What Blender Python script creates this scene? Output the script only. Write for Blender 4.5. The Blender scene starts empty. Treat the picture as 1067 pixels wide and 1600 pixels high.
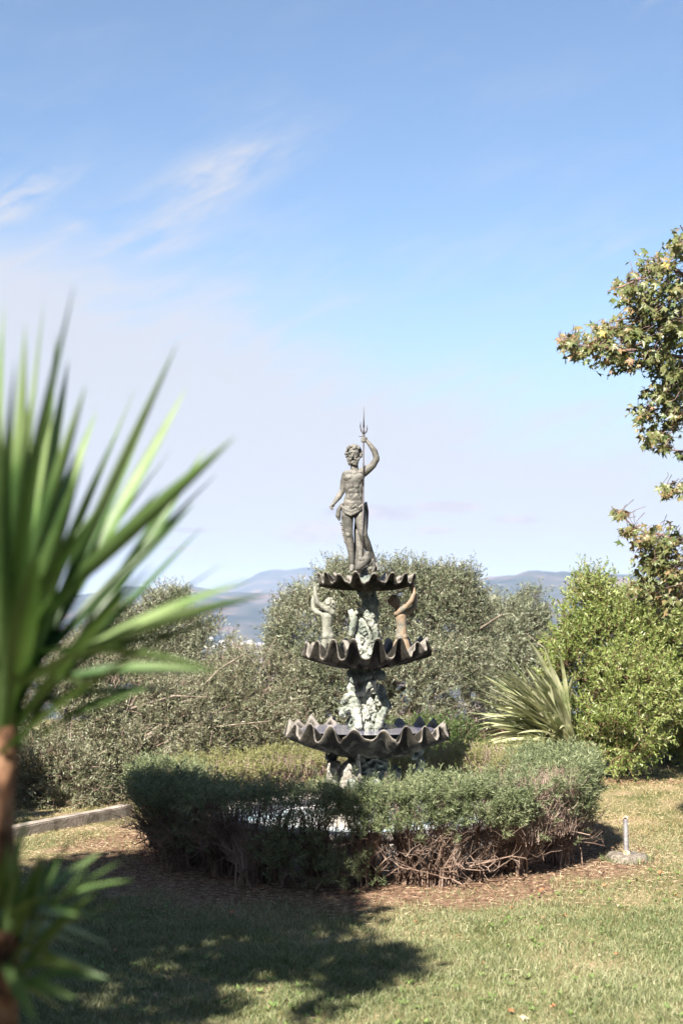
import bpy, bmesh, math, random
import numpy as np
from mathutils import Vector, Matrix, Euler, noise as mnoise
random.seed(7); RNG = np.random.default_rng(7)
S = bpy.context.scene
COL = S.collection
PI = math.pi
# ------------------------------------------------------------------ camera
PITCH = math.atan(145/2222.2); FPX = 2222.2; EYE = 1.6
cam_d = bpy.data.cameras.new('camera'); cam = bpy.data.objects.new('camera', cam_d); COL.objects.link(cam)
cam.location = (0, 0, EYE); cam.rotation_euler = (PI/2 + PITCH, 0, 0)
cam_d.sensor_fit = 'VERTICAL'; cam_d.sensor_height = 36; cam_d.sensor_width = 24; cam_d.lens = 50
cam_d.clip_start = 0.1; cam_d.clip_end = 30000
cam_d.dof.use_dof = True; cam_d.dof.focus_distance = 9.5; cam_d.dof.aperture_fstop = 3.4
S.camera = cam
S.render.resolution_x = 682; S.render.resolution_y = 1024
S.view_settings.view_transform = 'Standard'; S.view_settings.look = 'None'
S.view_settings.gamma = 1; S.view_settings.use_curve_mapping = False
S.view_settings.exposure = 1.83
try:
    S.cycles.volume_bounces = 1; S.cycles.transparent_max_bounces = 12
except Exception: pass

def at(px, py, Y):
    """world point at distance Y (along +Y) seen at photo pixel px, py"""
    u = (px-533.5)/FPX; v = (800-py)/FPX
    dy = math.cos(PITCH) - v*math.sin(PITCH); dz = math.sin(PITCH) + v*math.cos(PITCH)
    k = Y/dy
    return Vector((u*k, Y, EYE + dz*k))

# ------------------------------------------------------------------ sun and sky
EL = math.radians(41); AZ = math.radians(203)          # azimuth clockwise from +Y
TOSUN = Vector((math.sin(AZ)*math.cos(EL), math.cos(AZ)*math.cos(EL), math.sin(EL)))
sd = bpy.data.lights.new('sun', 'SUN'); sd.energy = 5.0; sd.angle = math.radians(0.5); sd.color = (1, .93, .82)
sun = bpy.data.objects.new('sun', sd); COL.objects.link(sun)
sun.rotation_euler = TOSUN.to_track_quat('Z', 'Y').to_euler(); sun.location = TOSUN*50
W = bpy.data.worlds.new('World'); S.world = W; W.use_nodes = True
nt = W.node_tree; nt.nodes.clear()
class G:
    """tiny expression wrapper round math nodes"""
    def __init__(s, nt, sock): s.nt = nt; s.s = sock
    def _m(s, op, *a):
        n = s.nt.nodes.new('ShaderNodeMath'); n.operation = op
        for i, x in enumerate((s,)+a):
            if isinstance(x, G): s.nt.links.new(x.s, n.inputs[i])
            else: n.inputs[i].default_value = x
        return G(s.nt, n.outputs[0])
    def __add__(s, o): return s._m('ADD', o)
    def __sub__(s, o): return s._m('SUBTRACT', o)
    def __mul__(s, o): return s._m('MULTIPLY', o)
    def clamp(s): return s._m('MAXIMUM', 0.0)._m('MINIMUM', 1.0)
    def smooth(s, a, b):
        n = s.nt.nodes.new('ShaderNodeMapRange'); n.interpolation_type = 'SMOOTHSTEP'
        n.inputs['From Min'].default_value = a; n.inputs['From Max'].default_value = b
        s.nt.links.new(s.s, n.inputs[0]); return G(s.nt, n.outputs[0])
def wn(t): return nt.nodes.new(t)
tc = wn('ShaderNodeTexCoord'); sx = wn('ShaderNodeSeparateXYZ'); nt.links.new(tc.outputs['Generated'], sx.inputs[0])
dx, dy, dz = [G(nt, sx.outputs[i]) for i in range(3)]
A = dx._m('ARCTAN2', dy); E = dz._m('ARCSINE')
def wnoise(ka, ke, rot, scale, detail=5, off=0, rough=.55, dist=0):
    c, s = math.cos(rot), math.sin(rot)
    a = (A*c + E*s)*ka; b = (E*c - A*s)*ke
    cb = wn('ShaderNodeCombineXYZ'); nt.links.new(a.s, cb.inputs[0]); nt.links.new(b.s, cb.inputs[1]); cb.inputs[2].default_value = off
    n = wn('ShaderNodeTexNoise'); n.inputs['Scale'].default_value = scale; n.inputs['Detail'].default_value = detail
    n.inputs['Roughness'].default_value = rough; n.inputs['Distortion'].default_value = dist
    nt.links.new(cb.outputs[0], n.inputs['Vector']); return G(nt, n.outputs['Fac'])
def pe(px, py): return math.atan((px-533.5)/FPX/math.cos(PITCH+math.atan((800-py)/FPX))), PITCH+math.atan((800-py)/FPX)
def gauss(px, py, w, h, ang=0, p=2.0):
    a0, e0 = pe(px, py); c, s = math.cos(ang), math.sin(ang)
    u = ((A-a0)*c + (E-e0)*s)*(FPX/w); v = ((E-e0)*c - (A-a0)*s)*(FPX/h)
    r = (u*u + v*v)*-1.0
    n = G(nt, r.s)
    return G(nt, 0) if False else n._m('EXPONENT')
streak = wnoise(1.2, 7, .42, 9, 7, 0, .6, .6)
soft = wnoise(1.5, 4, .1, 6, 4, 3.3, .5, .3)
fine = wnoise(2, 6, .5, 16, 5, 7.7, .55, .5)
puff = wnoise(1, 2.6, 0, 45, 5, 1.7, .6)
# high thin veil: thick between about 5 and 14 degrees up, its top edge sinks to the right
edge = (E - (pe(533, 545)[1])) + A*0.33 + (soft-.5)*.13 + (streak-.5)*.12
veil = (edge*-1.0).smooth(-.035, .05)
low = E.smooth(pe(0, 905)[1], pe(0, 740)[1])
veil = veil*(low*.30+.62)*((soft*.8)+.72)
upper = (soft+streak*.6).smooth(.72, 1.15)*E.smooth(.62, .22)*.16
w1 = (gauss(352, 272, 105, 34, .42)*fine.smooth(.22, .7))*.85 + gauss(310, 305, 170, 60, .45)*streak.smooth(.3, .75)*.40
w2 = gauss(40, 322, 90, 26, .4)*fine.smooth(.3, .65)*.75
w3 = gauss(220, 390, 190, 50, .12)*streak.smooth(.3, .7)*.50 + gauss(560, 440, 260, 55, .1)*streak.smooth(.3, .75)*.38
w4 = gauss(1010, 8, 70, 20, -.1)*fine.smooth(.4, .65)*.4 + gauss(950, 385, 50, 28, 0)*fine.smooth(.4, .65)*.3
haze_hi = (w1+w2+w3+w4+upper+veil).clamp()*.92
pf = None
for (x, y, w, h) in ((495, 832, 75, 22), (560, 797, 60, 11), (700, 793, 62, 11), (808, 813, 42, 8), (680, 829, 40, 7), (300, 829, 40, 5), (280, 858, 30, 4), (620, 808, 30, 6)):
    g = gauss(x, y, w, h); pf = g if pf is None else pf + g
pf = (pf*(puff*1.6+.15)).smooth(.30, .75)*.85
shade = wnoise(1, 2.2, 0, 30, 3, 9.1)
sky = wn('ShaderNodeTexSky'); sky.sky_type = 'NISHITA'; sky.sun_disc = False
sky.sun_elevation = EL; sky.sun_rotation = AZ; sky.altitude = 200; sky.air_density = 1.0; sky.dust_density = .3; sky.ozone_density = 2.6
bg = wn('ShaderNodeBackground'); nt.links.new(sky.outputs[0], bg.inputs[0]); bg.inputs[1].default_value = .05
cb = wn('ShaderNodeBackground'); cb.inputs[0].default_value = (.86, .885, .97, 1); cb.inputs[1].default_value = .243
mixc = wn('ShaderNodeMixRGB'); nt.links.new(shade.smooth(.35, .65).s, mixc.inputs[0])
mixc.inputs[1].default_value = (.74, .72, .83, 1); mixc.inputs[2].default_value = (1.0, .89, .88, 1)
pb = wn('ShaderNodeBackground'); nt.links.new(mixc.outputs[0], pb.inputs[0]); pb.inputs[1].default_value = .235
m1 = wn('ShaderNodeMixShader'); nt.links.new(haze_hi.s, m1.inputs[0]); 
hb = wn('ShaderNodeBackground'); hb.inputs[0].default_value = (.68, .79, .93, 1); hb.inputs[1].default_value = .235      # pale air low over the horizon, all the way round
m0 = wn('ShaderNodeMixShader'); nt.links.new((E.smooth(.24, .03)*.85).s, m0.inputs[0]); nt.links.new(bg.outputs[0], m0.inputs[1]); nt.links.new(hb.outputs[0], m0.inputs[2])
nt.links.new(m0.outputs[0], m1.inputs[1]); nt.links.new(cb.outputs[0], m1.inputs[2])
m2 = wn('ShaderNodeMixShader'); nt.links.new(pf.s, m2.inputs[0]); nt.links.new(m1.outputs[0], m2.inputs[1]); nt.links.new(pb.outputs[0], m2.inputs[2])
wo = wn('ShaderNodeOutputWorld'); nt.links.new(m2.outputs[0], wo.inputs[0])

# ------------------------------------------------------------------ helpers
def tag(o, label=None, cat=None, group=None, kind=None):
    if label: o['label'] = label
    if cat: o['category'] = cat
    if group: o['group'] = group
    if kind: o['kind'] = kind
    return o
def empty(name, loc, label, cat, group=None):
    o = bpy.data.objects.new(name, None); COL.objects.link(o); o.location = loc; o.empty_display_size = .1
    return tag(o, label, cat, group)
def link(name, me, mat=None, parent=None, world=True):
    o = bpy.data.objects.new(name, me); COL.objects.link(o)
    if mat and not me.materials: me.materials.append(mat)
    if parent is not None:
        o.parent = parent
        if world:       # coordinates given in world space; parents here are never rotated or scaled
            p = parent; off = Vector((0, 0, 0))
            while p is not None: off += p.location; p = p.parent
            o.location = -off
    return o
def mesh_np(name, V, F, smooth=False):
    V = np.asarray(V, np.float32); F = np.asarray(F, np.int32)
    me = bpy.data.meshes.new(name); n, k = F.shape
    me.vertices.add(len(V)); me.vertices.foreach_set('co', V.ravel())
    me.loops.add(n*k); me.loops.foreach_set('vertex_index', F.ravel())
    me.polygons.add(n); me.polygons.foreach_set('loop_start', np.arange(0, n*k, k, dtype=np.int32))
    me.polygons.foreach_set('loop_total', np.full(n, k, np.int32))
    if smooth: me.polygons.foreach_set('use_smooth', np.ones(n, bool))
    me.update(calc_edges=True); me.validate(); return me
def join(parts):
    Vs, Fs, o = [], [], 0
    for V, F in parts: Vs.append(V); Fs.append(F+o); o += len(V)
    return np.vstack(Vs), np.vstack(Fs)
def unit(v): return v/(np.linalg.norm(v, axis=-1, keepdims=True)+1e-9)
def leaves(P, D, L, Wd, fold=.25, roll=None):
    """n folded leaf blades: base P, direction D, length L, width Wd -> V, F(tri)"""
    n = len(P); D = unit(D); R = RNG.normal(size=(n, 3)) if roll is None else roll
    Sx = unit(np.cross(D, R)); N = np.cross(Sx, D)
    L = np.broadcast_to(L, n)[:, None]; Wd = np.broadcast_to(Wd, n)[:, None]
    mid = P + D*L*.45
    V = np.stack([P, mid+Sx*Wd*.5+N*Wd*fold, P+D*L, mid-Sx*Wd*.5+N*Wd*fold], 1).reshape(-1, 3)
    b = np.arange(n)[:, None]*4
    F = np.concatenate([b+[0, 1, 2], b+[0, 2, 3]], 0)
    return V, F
def tube(P, R, sides=5, cap=False):
    """one tube along points P with radii R -> V, F(quad)"""
    P = np.asarray(P, float); R = np.broadcast_to(R, len(P)); n = len(P)
    T = unit(np.gradient(P, axis=0)); up = np.array([0, 0, 1.]) if abs(T[0][2]) < .9 else np.array([1., 0, 0])
    U = unit(np.cross(T, up)); Vv = np.cross(T, U)
    a = np.arange(sides)*2*PI/sides
    V = (P[:, None]+R[:, None, None]*(np.cos(a)[None, :, None]*U[:, None]+np.sin(a)[None, :, None]*Vv[:, None])).reshape(-1, 3)
    i = np.arange(n-1)[:, None]*sides; j = np.arange(sides)[None]; k = (np.arange(sides)+1)[None] % sides
    F = np.stack([i+j, i+k, i+k+sides, i+j+sides], -1).reshape(-1, 4)
    return V, F
def tubes_many(P0, P1, r0, r1, bend, sides=3):
    """n three-point twigs at once"""
    n = len(P0); M = (P0+P1)/2 + RNG.normal(size=(n, 3))*bend
    D = unit(P1-P0); U = unit(np.cross(D, RNG.normal(size=(n, 3)))); Vv = np.cross(D, U)
    a = np.arange(sides)*2*PI/sides; rings = []
    r0 = np.broadcast_to(r0, n); r1 = np.broadcast_to(r1, n)
    for P, r in ((P0, r0), (M, (r0+r1)/2), (P1, r1)):
        rings.append(P[:, None]+r[:, None, None]*(np.cos(a)[None, :, None]*U[:, None]+np.sin(a)[None, :, None]*Vv[:, None]))
    V = np.stack(rings, 1).reshape(-1, 3)
    b = np.arange(n)[:, None]*(3*sides); Fs = []
    for k in range(2):
        for j in range(sides):
            jj = (j+1) % sides
            Fs.append(b+[k*sides+j, k*sides+jj, (k+1)*sides+jj, (k+1)*sides+j])
    return V, np.concatenate(Fs, 0)
def fbm(x, y, sc, seed=0, octv=4):
    x = np.asarray(x, float); out = np.zeros(x.shape)
    xf, yf, of = x.ravel(), np.asarray(y, float).ravel(), out.ravel()
    for i in range(len(xf)): of[i] = mnoise.fractal(Vector((xf[i]*sc, yf[i]*sc, seed)), 1.0, 2.0, octv)
    return of.reshape(x.shape)
def vnoise(x, y, seed=0):
    """cheap vectorised smooth value noise 0..1"""
    xi = np.floor(x).astype(np.int64); yi = np.floor(y).astype(np.int64); fx = x-xi; fy = y-yi
    fx = fx*fx*(3-2*fx); fy = fy*fy*(3-2*fy)
    def h(a, b):
        v = (a*374761393 + b*668265263 + seed*2147483) & 0x7fffffff
        v = ((v ^ (v >> 13))*1274126177) & 0x7fffffff
        return ((v ^ (v >> 16)) & 0xffff)/65535.
    return (h(xi, yi)*(1-fx)+h(xi+1, yi)*fx)*(1-fy)+(h(xi, yi+1)*(1-fx)+h(xi+1, yi+1)*fx)*fy

# ------------------------------------------------------------------ materials
def mat(name, cols, rough=.7, scale=8, bump=0, bscale=40, spec=.3, metal=0, trans=0, tcol=None, island=False, detail=6, coat=None, space='Object'):
    """cols: 2-4 base colours spread over a noise (or over the loose pieces of the mesh when island)"""
    m = bpy.data.materials.new(name); m.use_nodes = True; t = m.node_tree; N = t.nodes; L = t.links
    b = N['Principled BSDF']; b.inputs['Roughness'].default_value = rough; b.inputs['Metallic'].default_value = metal
    b.inputs['Specular IOR Level'].default_value = spec
    tcn = N.new('ShaderNodeTexCoord'); no = N.new('ShaderNodeTexNoise'); no.inputs['Scale'].default_value = scale; no.inputs['Detail'].default_value = detail
    L.new(tcn.outputs[space], no.inputs['Vector'])
    rp = N.new('ShaderNodeValToRGB'); rp.color_ramp.interpolation = 'LINEAR'
    k = len(cols); el = rp.color_ramp.elements
    lo, hi = (.0, 1.) if island else (.36, .64)
    while len(el) < k: el.new(.5)
    for i, c in enumerate(cols): el[i].position = lo+(hi-lo)*i/(k-1); el[i].color = (*c, 1)
    if island:
        ge = N.new('ShaderNodeNewGeometry'); ma = N.new('ShaderNodeMath'); ma.operation = 'MULTIPLY_ADD'
        mb = N.new('ShaderNodeMath'); mb.operation = 'MULTIPLY_ADD'
        L.new(ge.outputs['Random Per Island'], ma.inputs[0]); ma.inputs[1].default_value = .75; ma.inputs[2].default_value = -.25
        L.new(no.outputs['Fac'], mb.inputs[0]); mb.inputs[1].default_value = .95; L.new(ma.outputs[0], mb.inputs[2])
        L.new(mb.outputs[0], rp.inputs[0])
    else: L.new(no.outputs['Fac'], rp.inputs[0])
    L.new(rp.outputs[0], b.inputs['Base Color'])
    if bump:
        n2 = N.new('ShaderNodeTexNoise'); n2.inputs['Scale'].default_value = bscale; n2.inputs['Detail'].default_value = 8
        L.new(tcn.outputs[space], n2.inputs['Vector'])
        bu = N.new('ShaderNodeBump'); bu.inputs['Strength'].default_value = bump; bu.inputs['Distance'].default_value = .01
        L.new(n2.outputs['Fac'], bu.inputs['Height']); L.new(bu.outputs[0], b.inputs['Normal'])
    if trans:
        tr = N.new('ShaderNodeBsdfTranslucent'); mx = N.new('ShaderNodeMixShader'); mx.inputs[0].default_value = trans
        if tcol: 
            mm = N.new('ShaderNodeMixRGB'); mm.blend_type = 'MULTIPLY'; mm.inputs[0].default_value = 1; mm.inputs[2].default_value = (*tcol, 1)
            L.new(rp.outputs[0], mm.inputs[1]); L.new(mm.outputs[0], tr.inputs[0])
        else: L.new(rp.outputs[0], tr.inputs[0])
        out = N['Material Output']; L.new(b.outputs[0], mx.inputs[1]); L.new(tr.outputs[0], mx.inputs[2]); L.new(mx.outputs[0], out.inputs[0])
    m['ramp'] = rp.name
    return m
def patina(name, cols, mott, mscale=14, rough=.75, bump=.5, up=None, streak=0.0):
    """weathered cast metal or stone: base noise, blotches, deposit on upward faces (lime and dust settle there)"""
    m = mat(name, cols, rough, 6, bump, 60, .35)
    t = m.node_tree; N = t.nodes; L = t.links; b = N['Principled BSDF']; rp = N[m['ramp']]
    tcn = [n for n in N if n.type == 'TEX_COORD'][0]
    mp = N.new('ShaderNodeMapping'); mp.inputs['Scale'].default_value = (1, 1, .35 if streak else 1); L.new(tcn.outputs['Object'], mp.inputs[0])
    n2 = N.new('ShaderNodeTexNoise'); n2.inputs['Scale'].default_value = mscale; n2.inputs['Detail'].default_value = 9; n2.inputs['Roughness'].default_value = .65
    L.new(mp.outputs[0], n2.inputs['Vector'])
    mr = N.new('ShaderNodeMapRange'); mr.inputs['From Min'].default_value = .5; mr.inputs['From Max'].default_value = .64
    L.new(n2.outputs['Fac'], mr.inputs[0])
    mx = N.new('ShaderNodeMixRGB'); mx.inputs[2].default_value = (*mott, 1); L.new(mr.outputs[0], mx.inputs[0]); L.new(rp.outputs[0], mx.inputs[1])
    last = mx
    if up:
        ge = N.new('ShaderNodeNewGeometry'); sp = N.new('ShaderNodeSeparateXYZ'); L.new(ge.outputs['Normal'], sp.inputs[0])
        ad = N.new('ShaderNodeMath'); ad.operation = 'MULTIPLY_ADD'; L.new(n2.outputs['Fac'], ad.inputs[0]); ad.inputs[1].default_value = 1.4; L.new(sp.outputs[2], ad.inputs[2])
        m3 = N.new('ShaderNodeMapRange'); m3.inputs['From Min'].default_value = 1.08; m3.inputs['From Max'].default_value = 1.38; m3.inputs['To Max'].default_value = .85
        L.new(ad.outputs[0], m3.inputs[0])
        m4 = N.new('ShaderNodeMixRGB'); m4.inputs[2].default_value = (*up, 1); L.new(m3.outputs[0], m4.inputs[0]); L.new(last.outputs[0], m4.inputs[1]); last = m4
    L.new(last.outputs[0], b.inputs['Base Color'])
    return m

M = {}
M['olive'] = mat('olive leaf', [(.035, .05, .022), (.09, .11, .056), (.16, .18, .108), (.28, .295, .21)], .44, 1.3, spec=.5, trans=.18, island=True)
M['olive_dry'] = mat('dusty scrub leaf', [(.04, .055, .024), (.09, .11, .05), (.165, .175, .10), (.28, .28, .20)], .45, 1.5, spec=.45, trans=.18, island=True)
M['twig'] = mat('grey brown twig', [(.08, .06, .04), (.16, .12, .09), (.25, .20, .155)], .8, 2, island=True)
M['bark'] = mat('rough bark', [(.07, .055, .04), (.17, .14, .11), (.26, .22, .18)], .9, 14, 1.0, 50)
M['shrub'] = mat('bright shrub leaf', [(.06, .10, .02), (.13, .18, .04), (.21, .26, .075), (.31, .34, .14)], .42, 1.6, spec=.5, trans=.28, tcol=(1, 1.1, .5), island=True)
M['shrub_twig'] = mat('reddish twig', [(.16, .08, .05), (.30, .20, .12)], .8, 3, island=True)
M['hedge'] = mat('blue green needle leaf', [(.035, .058, .024), (.085, .115, .05), (.155, .185, .09), (.26, .28, .155)], .5, 3.5, spec=.4, trans=.22, island=True)
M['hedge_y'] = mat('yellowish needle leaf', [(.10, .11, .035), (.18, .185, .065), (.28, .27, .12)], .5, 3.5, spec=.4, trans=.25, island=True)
M['stem'] = mat('woody hedge stem', [(.085, .055, .04), (.19, .13, .10), (.31, .235, .19)], .8, 6, .4, 90)
M['dry'] = mat('dry twig', [(.14, .09, .07), (.26, .185, .15), (.38, .30, .25)], .85, 5, island=True)
M['maple'] = mat('maple leaf', [(.045, .075, .025), (.085, .12, .04), (.155, .165, .065), (.27, .17, .095)], .38, 1.1, spec=.5, trans=.3, tcol=(1.1, 1.0, .5), island=True)
M['maple_gold'] = mat('golden maple leaf', [(.50, .33, .08), (.66, .46, .14)], .45, 9, spec=.4, trans=.3)
M['maple_rust'] = mat('rusty maple leaf', [(.30, .15, .09), (.42, .24, .15)], .45, 9, spec=.4, trans=.3)
M['mtwig'] = mat('maple twig', [(.10, .07, .075), (.20, .13, .11)], .7, 8)
M['yucca'] = mat('yucca leaf', [(.04, .085, .025), (.095, .16, .05), (.165, .225, .095)], .45, 4, .1, 60, spec=.35, trans=.18, tcol=(.8, 1.1, .5))
M['ytrunk'] = mat('yucca trunk', [(.04, .022, .014), (.16, .08, .045), (.28, .165, .10)], .9, 26, 1.0, 40)
M['flax'] = mat('flax leaf', [(.10, .13, .05), (.28, .30, .15), (.46, .46, .29)], .38, 6, spec=.5, trans=.2)
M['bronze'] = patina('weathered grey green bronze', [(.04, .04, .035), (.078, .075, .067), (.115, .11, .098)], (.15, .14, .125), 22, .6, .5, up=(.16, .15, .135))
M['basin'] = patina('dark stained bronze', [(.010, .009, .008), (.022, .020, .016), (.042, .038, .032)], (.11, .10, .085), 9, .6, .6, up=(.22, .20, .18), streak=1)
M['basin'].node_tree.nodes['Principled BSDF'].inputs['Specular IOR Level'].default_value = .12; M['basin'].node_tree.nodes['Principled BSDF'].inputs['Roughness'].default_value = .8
M['lime'] = patina('pale limed bronze', [(.14, .16, .135), (.27, .28, .24), (.38, .385, .335)], (.06, .075, .065), 20, .8, .6)
M['neck'] = patina('dark green bronze', [(.045, .055, .05), (.09, .11, .10), (.15, .17, .15)], (.24, .27, .24), 14, .65, .5)
M['tan'] = patina('tan rusted bronze', [(.16, .115, .075), (.23, .165, .11), (.19, .16, .12)], (.12, .12, .10), 12, .65, .3)
M['green'] = patina('grey green patina', [(.12, .125, .10), (.17, .175, .145), (.22, .22, .185)], (.11, .11, .09), 18, .65, .4)
M['rock'] = patina('pale rock', [(.20, .185, .165), (.30, .28, .25), (.36, .34, .31)], (.16, .14, .12), 18, .9, .8)
M['pool'] = mat('pale pool plaster', [(.50, .50, .54), (.66, .65, .68), (.74, .72, .73)], .7, 7, .2, 40)
M['coping'] = mat('pool coping', [(.17, .15, .14), (.30, .27, .25), (.40, .36, .34)], .8, 12, .5, 50)
M['wood'] = mat('weathered timber', [(.16, .135, .11), (.25, .215, .18), (.32, .28, .24)], .85, 9, .6, 60)
M['concrete'] = mat('rough concrete', [(.10, .085, .07), (.17, .145, .12), (.25, .215, .185)], .9, 26, .9, 90)
M['steel'] = mat('dull galvanised steel', [(.16, .15, .16), (.30, .29, .31), (.42, .41, .42)], .45, 14, .3, 60, spec=.5, metal=.6)
M['rust'] = mat('rusty residue', [(.30, .16, .08), (.55, .38, .22), (.66, .58, .46)], .9, 60, .8, 90)
M['brick'] = mat('old red brick', [(.20, .12, .09), (.30, .20, .15), (.36, .27, .22)], .9, 14, .6, 60)
M['mortar'] = mat('lime mortar', [(.36, .31, .27), (.48, .42, .37)], .95, 20, .6, 60)
M['stone'] = patina('pale pink garden stone', [(.46, .37, .32), (.58, .48, .42), (.64, .55, .49)], (.34, .29, .25), 20, .85, .6)
M['grass'] = mat('lawn blade', [(.06, .095, .03), (.115, .15, .055), (.20, .22, .105), (.34, .33, .20)], .5, .9, spec=.35, trans=.25, island=True)
M['grass_dry'] = mat('dry lawn blade', [(.10, .105, .035), (.18, .165, .065), (.29, .23, .12), (.38, .30, .18)], .55, 1.4, spec=.3, trans=.2, island=True)
M['straw'] = mat('dry straw', [(.30, .22, .13), (.44, .34, .22), (.54, .45, .31)], .7, 3, island=True)
M['litter'] = mat('dead leaf', [(.08, .045, .028), (.16, .09, .055), (.24, .15, .09), (.34, .24, .16)], .7, 3, spec=.3, trans=.15, island=True)

# ground: soil, thatch and worn patches
def ground_mat():
    m = mat('soil and thatch', [(.075, .085, .03), (.14, .13, .06), (.25, .19, .115)], .95, 2.2, .9, 55, .1, space='Object')
    t = m.node_tree; N = t.nodes; L = t.links; b = N['Principled BSDF']; rp = N[m['ramp']]
    tcn = [n for n in N if n.type == 'TEX_COORD'][0]
    vm = N.new('ShaderNodeVectorMath'); vm.operation = 'DISTANCE'; vm.inputs[1].default_value = (.14, 9.5, 0)
    L.new(tcn.outputs['Object'], vm.inputs[0])
    n2 = N.new('ShaderNodeTexNoise'); n2.inputs['Scale'].default_value = 2.5; n2.inputs['Detail'].default_value = 7; L.new(tcn.outputs['Object'], n2.inputs['Vector'])
    ad = N.new('ShaderNodeMath'); ad.operation = 'MULTIPLY_ADD'; ad.inputs[1].default_value = -1.1; L.new(n2.outputs['Fac'], ad.inputs[0]); L.new(vm.outputs['Value'], ad.inputs[2])
    mr = N.new('ShaderNodeMapRange'); mr.inputs['From Min'].default_value = 1.15; mr.inputs['From Max'].default_value = 1.75; mr.inputs['To Min'].default_value = 1; mr.inputs['To Max'].default_value = 0
    L.new(ad.outputs[0], mr.inputs[0])
    n3 = N.new('ShaderNodeTexNoise'); n3.inputs['Scale'].default_value = 24; n3.inputs['Detail'].default_value = 8; L.new(tcn.outputs['Object'], n3.inputs['Vector'])
    r3 = N.new('ShaderNodeValToRGB'); r3.color_ramp.elements[0].position = .35; r3.color_ramp.elements[0].color = (.07, .04, .025, 1)
    r3.color_ramp.elements[1].position = .68; r3.color_ramp.elements[1].color = (.24, .155, .105, 1); L.new(n3.outputs['Fac'], r3.inputs[0])
    mx = N.new('ShaderNodeMixRGB'); L.new(mr.outputs[0], mx.inputs[0]); L.new(rp.outputs[0], mx.inputs[1]); L.new(r3.outputs[0], mx.inputs[2])
    L.new(mx.outputs[0], b.inputs['Base Color'])
    return m
M['ground'] = ground_mat()

# ------------------------------------------------------------------ the ground
HC = np.array([.125, 9.5])                                # centre of pool, fountain and hedge
def gz(x, y):
    """gentle unevenness of the lawn"""
    r = np.hypot(x-HC[0], y-HC[1])
    return (vnoise(x*.9+40, y*.9+11, 3)-.5)*.05*np.clip((r-1.2)/1.5, 0, 1) + (vnoise(x*4+9, y*4, 5)-.5)*.012
nx, ny = 240, 260
X, Y = np.meshgrid(np.linspace(-14, 14, nx), np.linspace(-8, 22, ny))
Z = gz(X, Y)
ed = np.clip((np.maximum(np.abs(X)-12, 0)+np.maximum(Y-20, 0)+np.maximum(-6-Y, 0)), 0, 2); Z = Z-ed*.3
V = np.stack([X, Y, Z], -1).reshape(-1, 3); i = np.arange(ny-1)[:, None]*nx+np.arange(nx-1)[None]; i = i.ravel()
tag(link('lawn_ground', mesh_np('lawn_ground', V, np.stack([i, i+1, i+nx+1, i+nx], 1), True), M['ground']), kind='structure')

# far land: slope falling from the garden, valley, two ranges of hills
def prof(tab, az):
    xs = [math.atan((p-533.5)/FPX) for p, _ in tab]; ys = [(945-y)/FPX for _, y in tab]
    return np.interp(az, xs, ys)
near_tab = [(-2500, 925), (-1200, 905), (-500, 930), (-100, 935), (40, 938), (90, 934), (150, 928), (195, 919), (225, 920), (250, 924), (300, 921), (345, 928), (400, 927), (430, 926), (480, 922), (560, 928), (640, 930), (700, 922), (760, 906), (800, 903), (830, 898), (862, 900), (905, 899), (980, 898), (1060, 905), (1300, 915), (2000, 900), (3500, 930)]
far_tab = [(-2500, 960), (-800, 950), (100, 960), (330, 922), (375, 913), (405, 899), (430, 894), (450, 896), (480, 891), (505, 894), (540, 905), (600, 912), (660, 930), (800, 960), (3000, 950)]
azs = np.concatenate([np.linspace(-PI, -.45, 90, endpoint=False), np.linspace(-.45, .45, 620), np.linspace(.45, PI, 90)[1:]])
rs = np.concatenate([np.linspace(13, 60, 12), np.geomspace(70, 900, 30), np.linspace(950, 4700, 120)])
AZg, Rg = np.meshgrid(azs, rs)
nearh = prof(near_tab, AZg)*2600+1.6; farh = prof(far_tab, AZg)*4100+1.6
base = -70*np.clip((Rg-20)/330, 0, 1)**1.3
x = Rg*np.sin(AZg); y = Rg*np.cos(AZg)
rough = fbm(x, y, 1/420., 2, 6)
rw = fbm(x, y, 1/130., 9, 4)
def bump_(r, c, w0, w1): return np.where(r < c, np.exp(-((r-c)/w0)**2), np.exp(-((r-c)/w1)**2))
nz = base+(nearh+70)*bump_(Rg, 2600, 850, 700)*(1) + (rough*34+rw*9)*np.clip((Rg-700)/900, 0, 1)*(1-bump_(Rg, 2600, 160, 200)*.86)
fz = -70+(farh+70)*bump_(Rg, 4100, 500, 500) + rough*30*(1-bump_(Rg, 4100, 120, 120)*.75)
Zt = np.where(Rg > 2900, np.maximum(nz, fz), nz); Zt = np.where(Rg < 22, -.25-.6*(Rg > 19)*(Rg-19)/3, Zt); Zt[-1] = -75
Zt = np.where((Rg >= 22) & (Rg < 60), np.minimum(Zt, -.8), Zt)
V = np.stack([x, y, Zt], -1).reshape(-1, 3); na = len(azs); i = np.arange(len(rs)-1)[:, None]*na+np.arange(na)[None]; j = np.arange(len(rs)-1)[:, None]*na+(np.arange(na)[None]+1) % na
F = np.stack([i, i+na, j+na, j], -1).reshape(-1, 4)[:, ::-1]
M['hill'] = mat('scrub and bare rock', [(.012, .02, .018), (.03, .036, .028), (.055, .052, .042), (.15, .10, .085)], .95, .011, 0, 1, .1, detail=10)
hl = link('hills', mesh_np('hills', V, F, True), M['hill']); tag(hl, kind='structure')
HMINZ = float(Zt.min()); HMAXZ = float(Zt.max())

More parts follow.
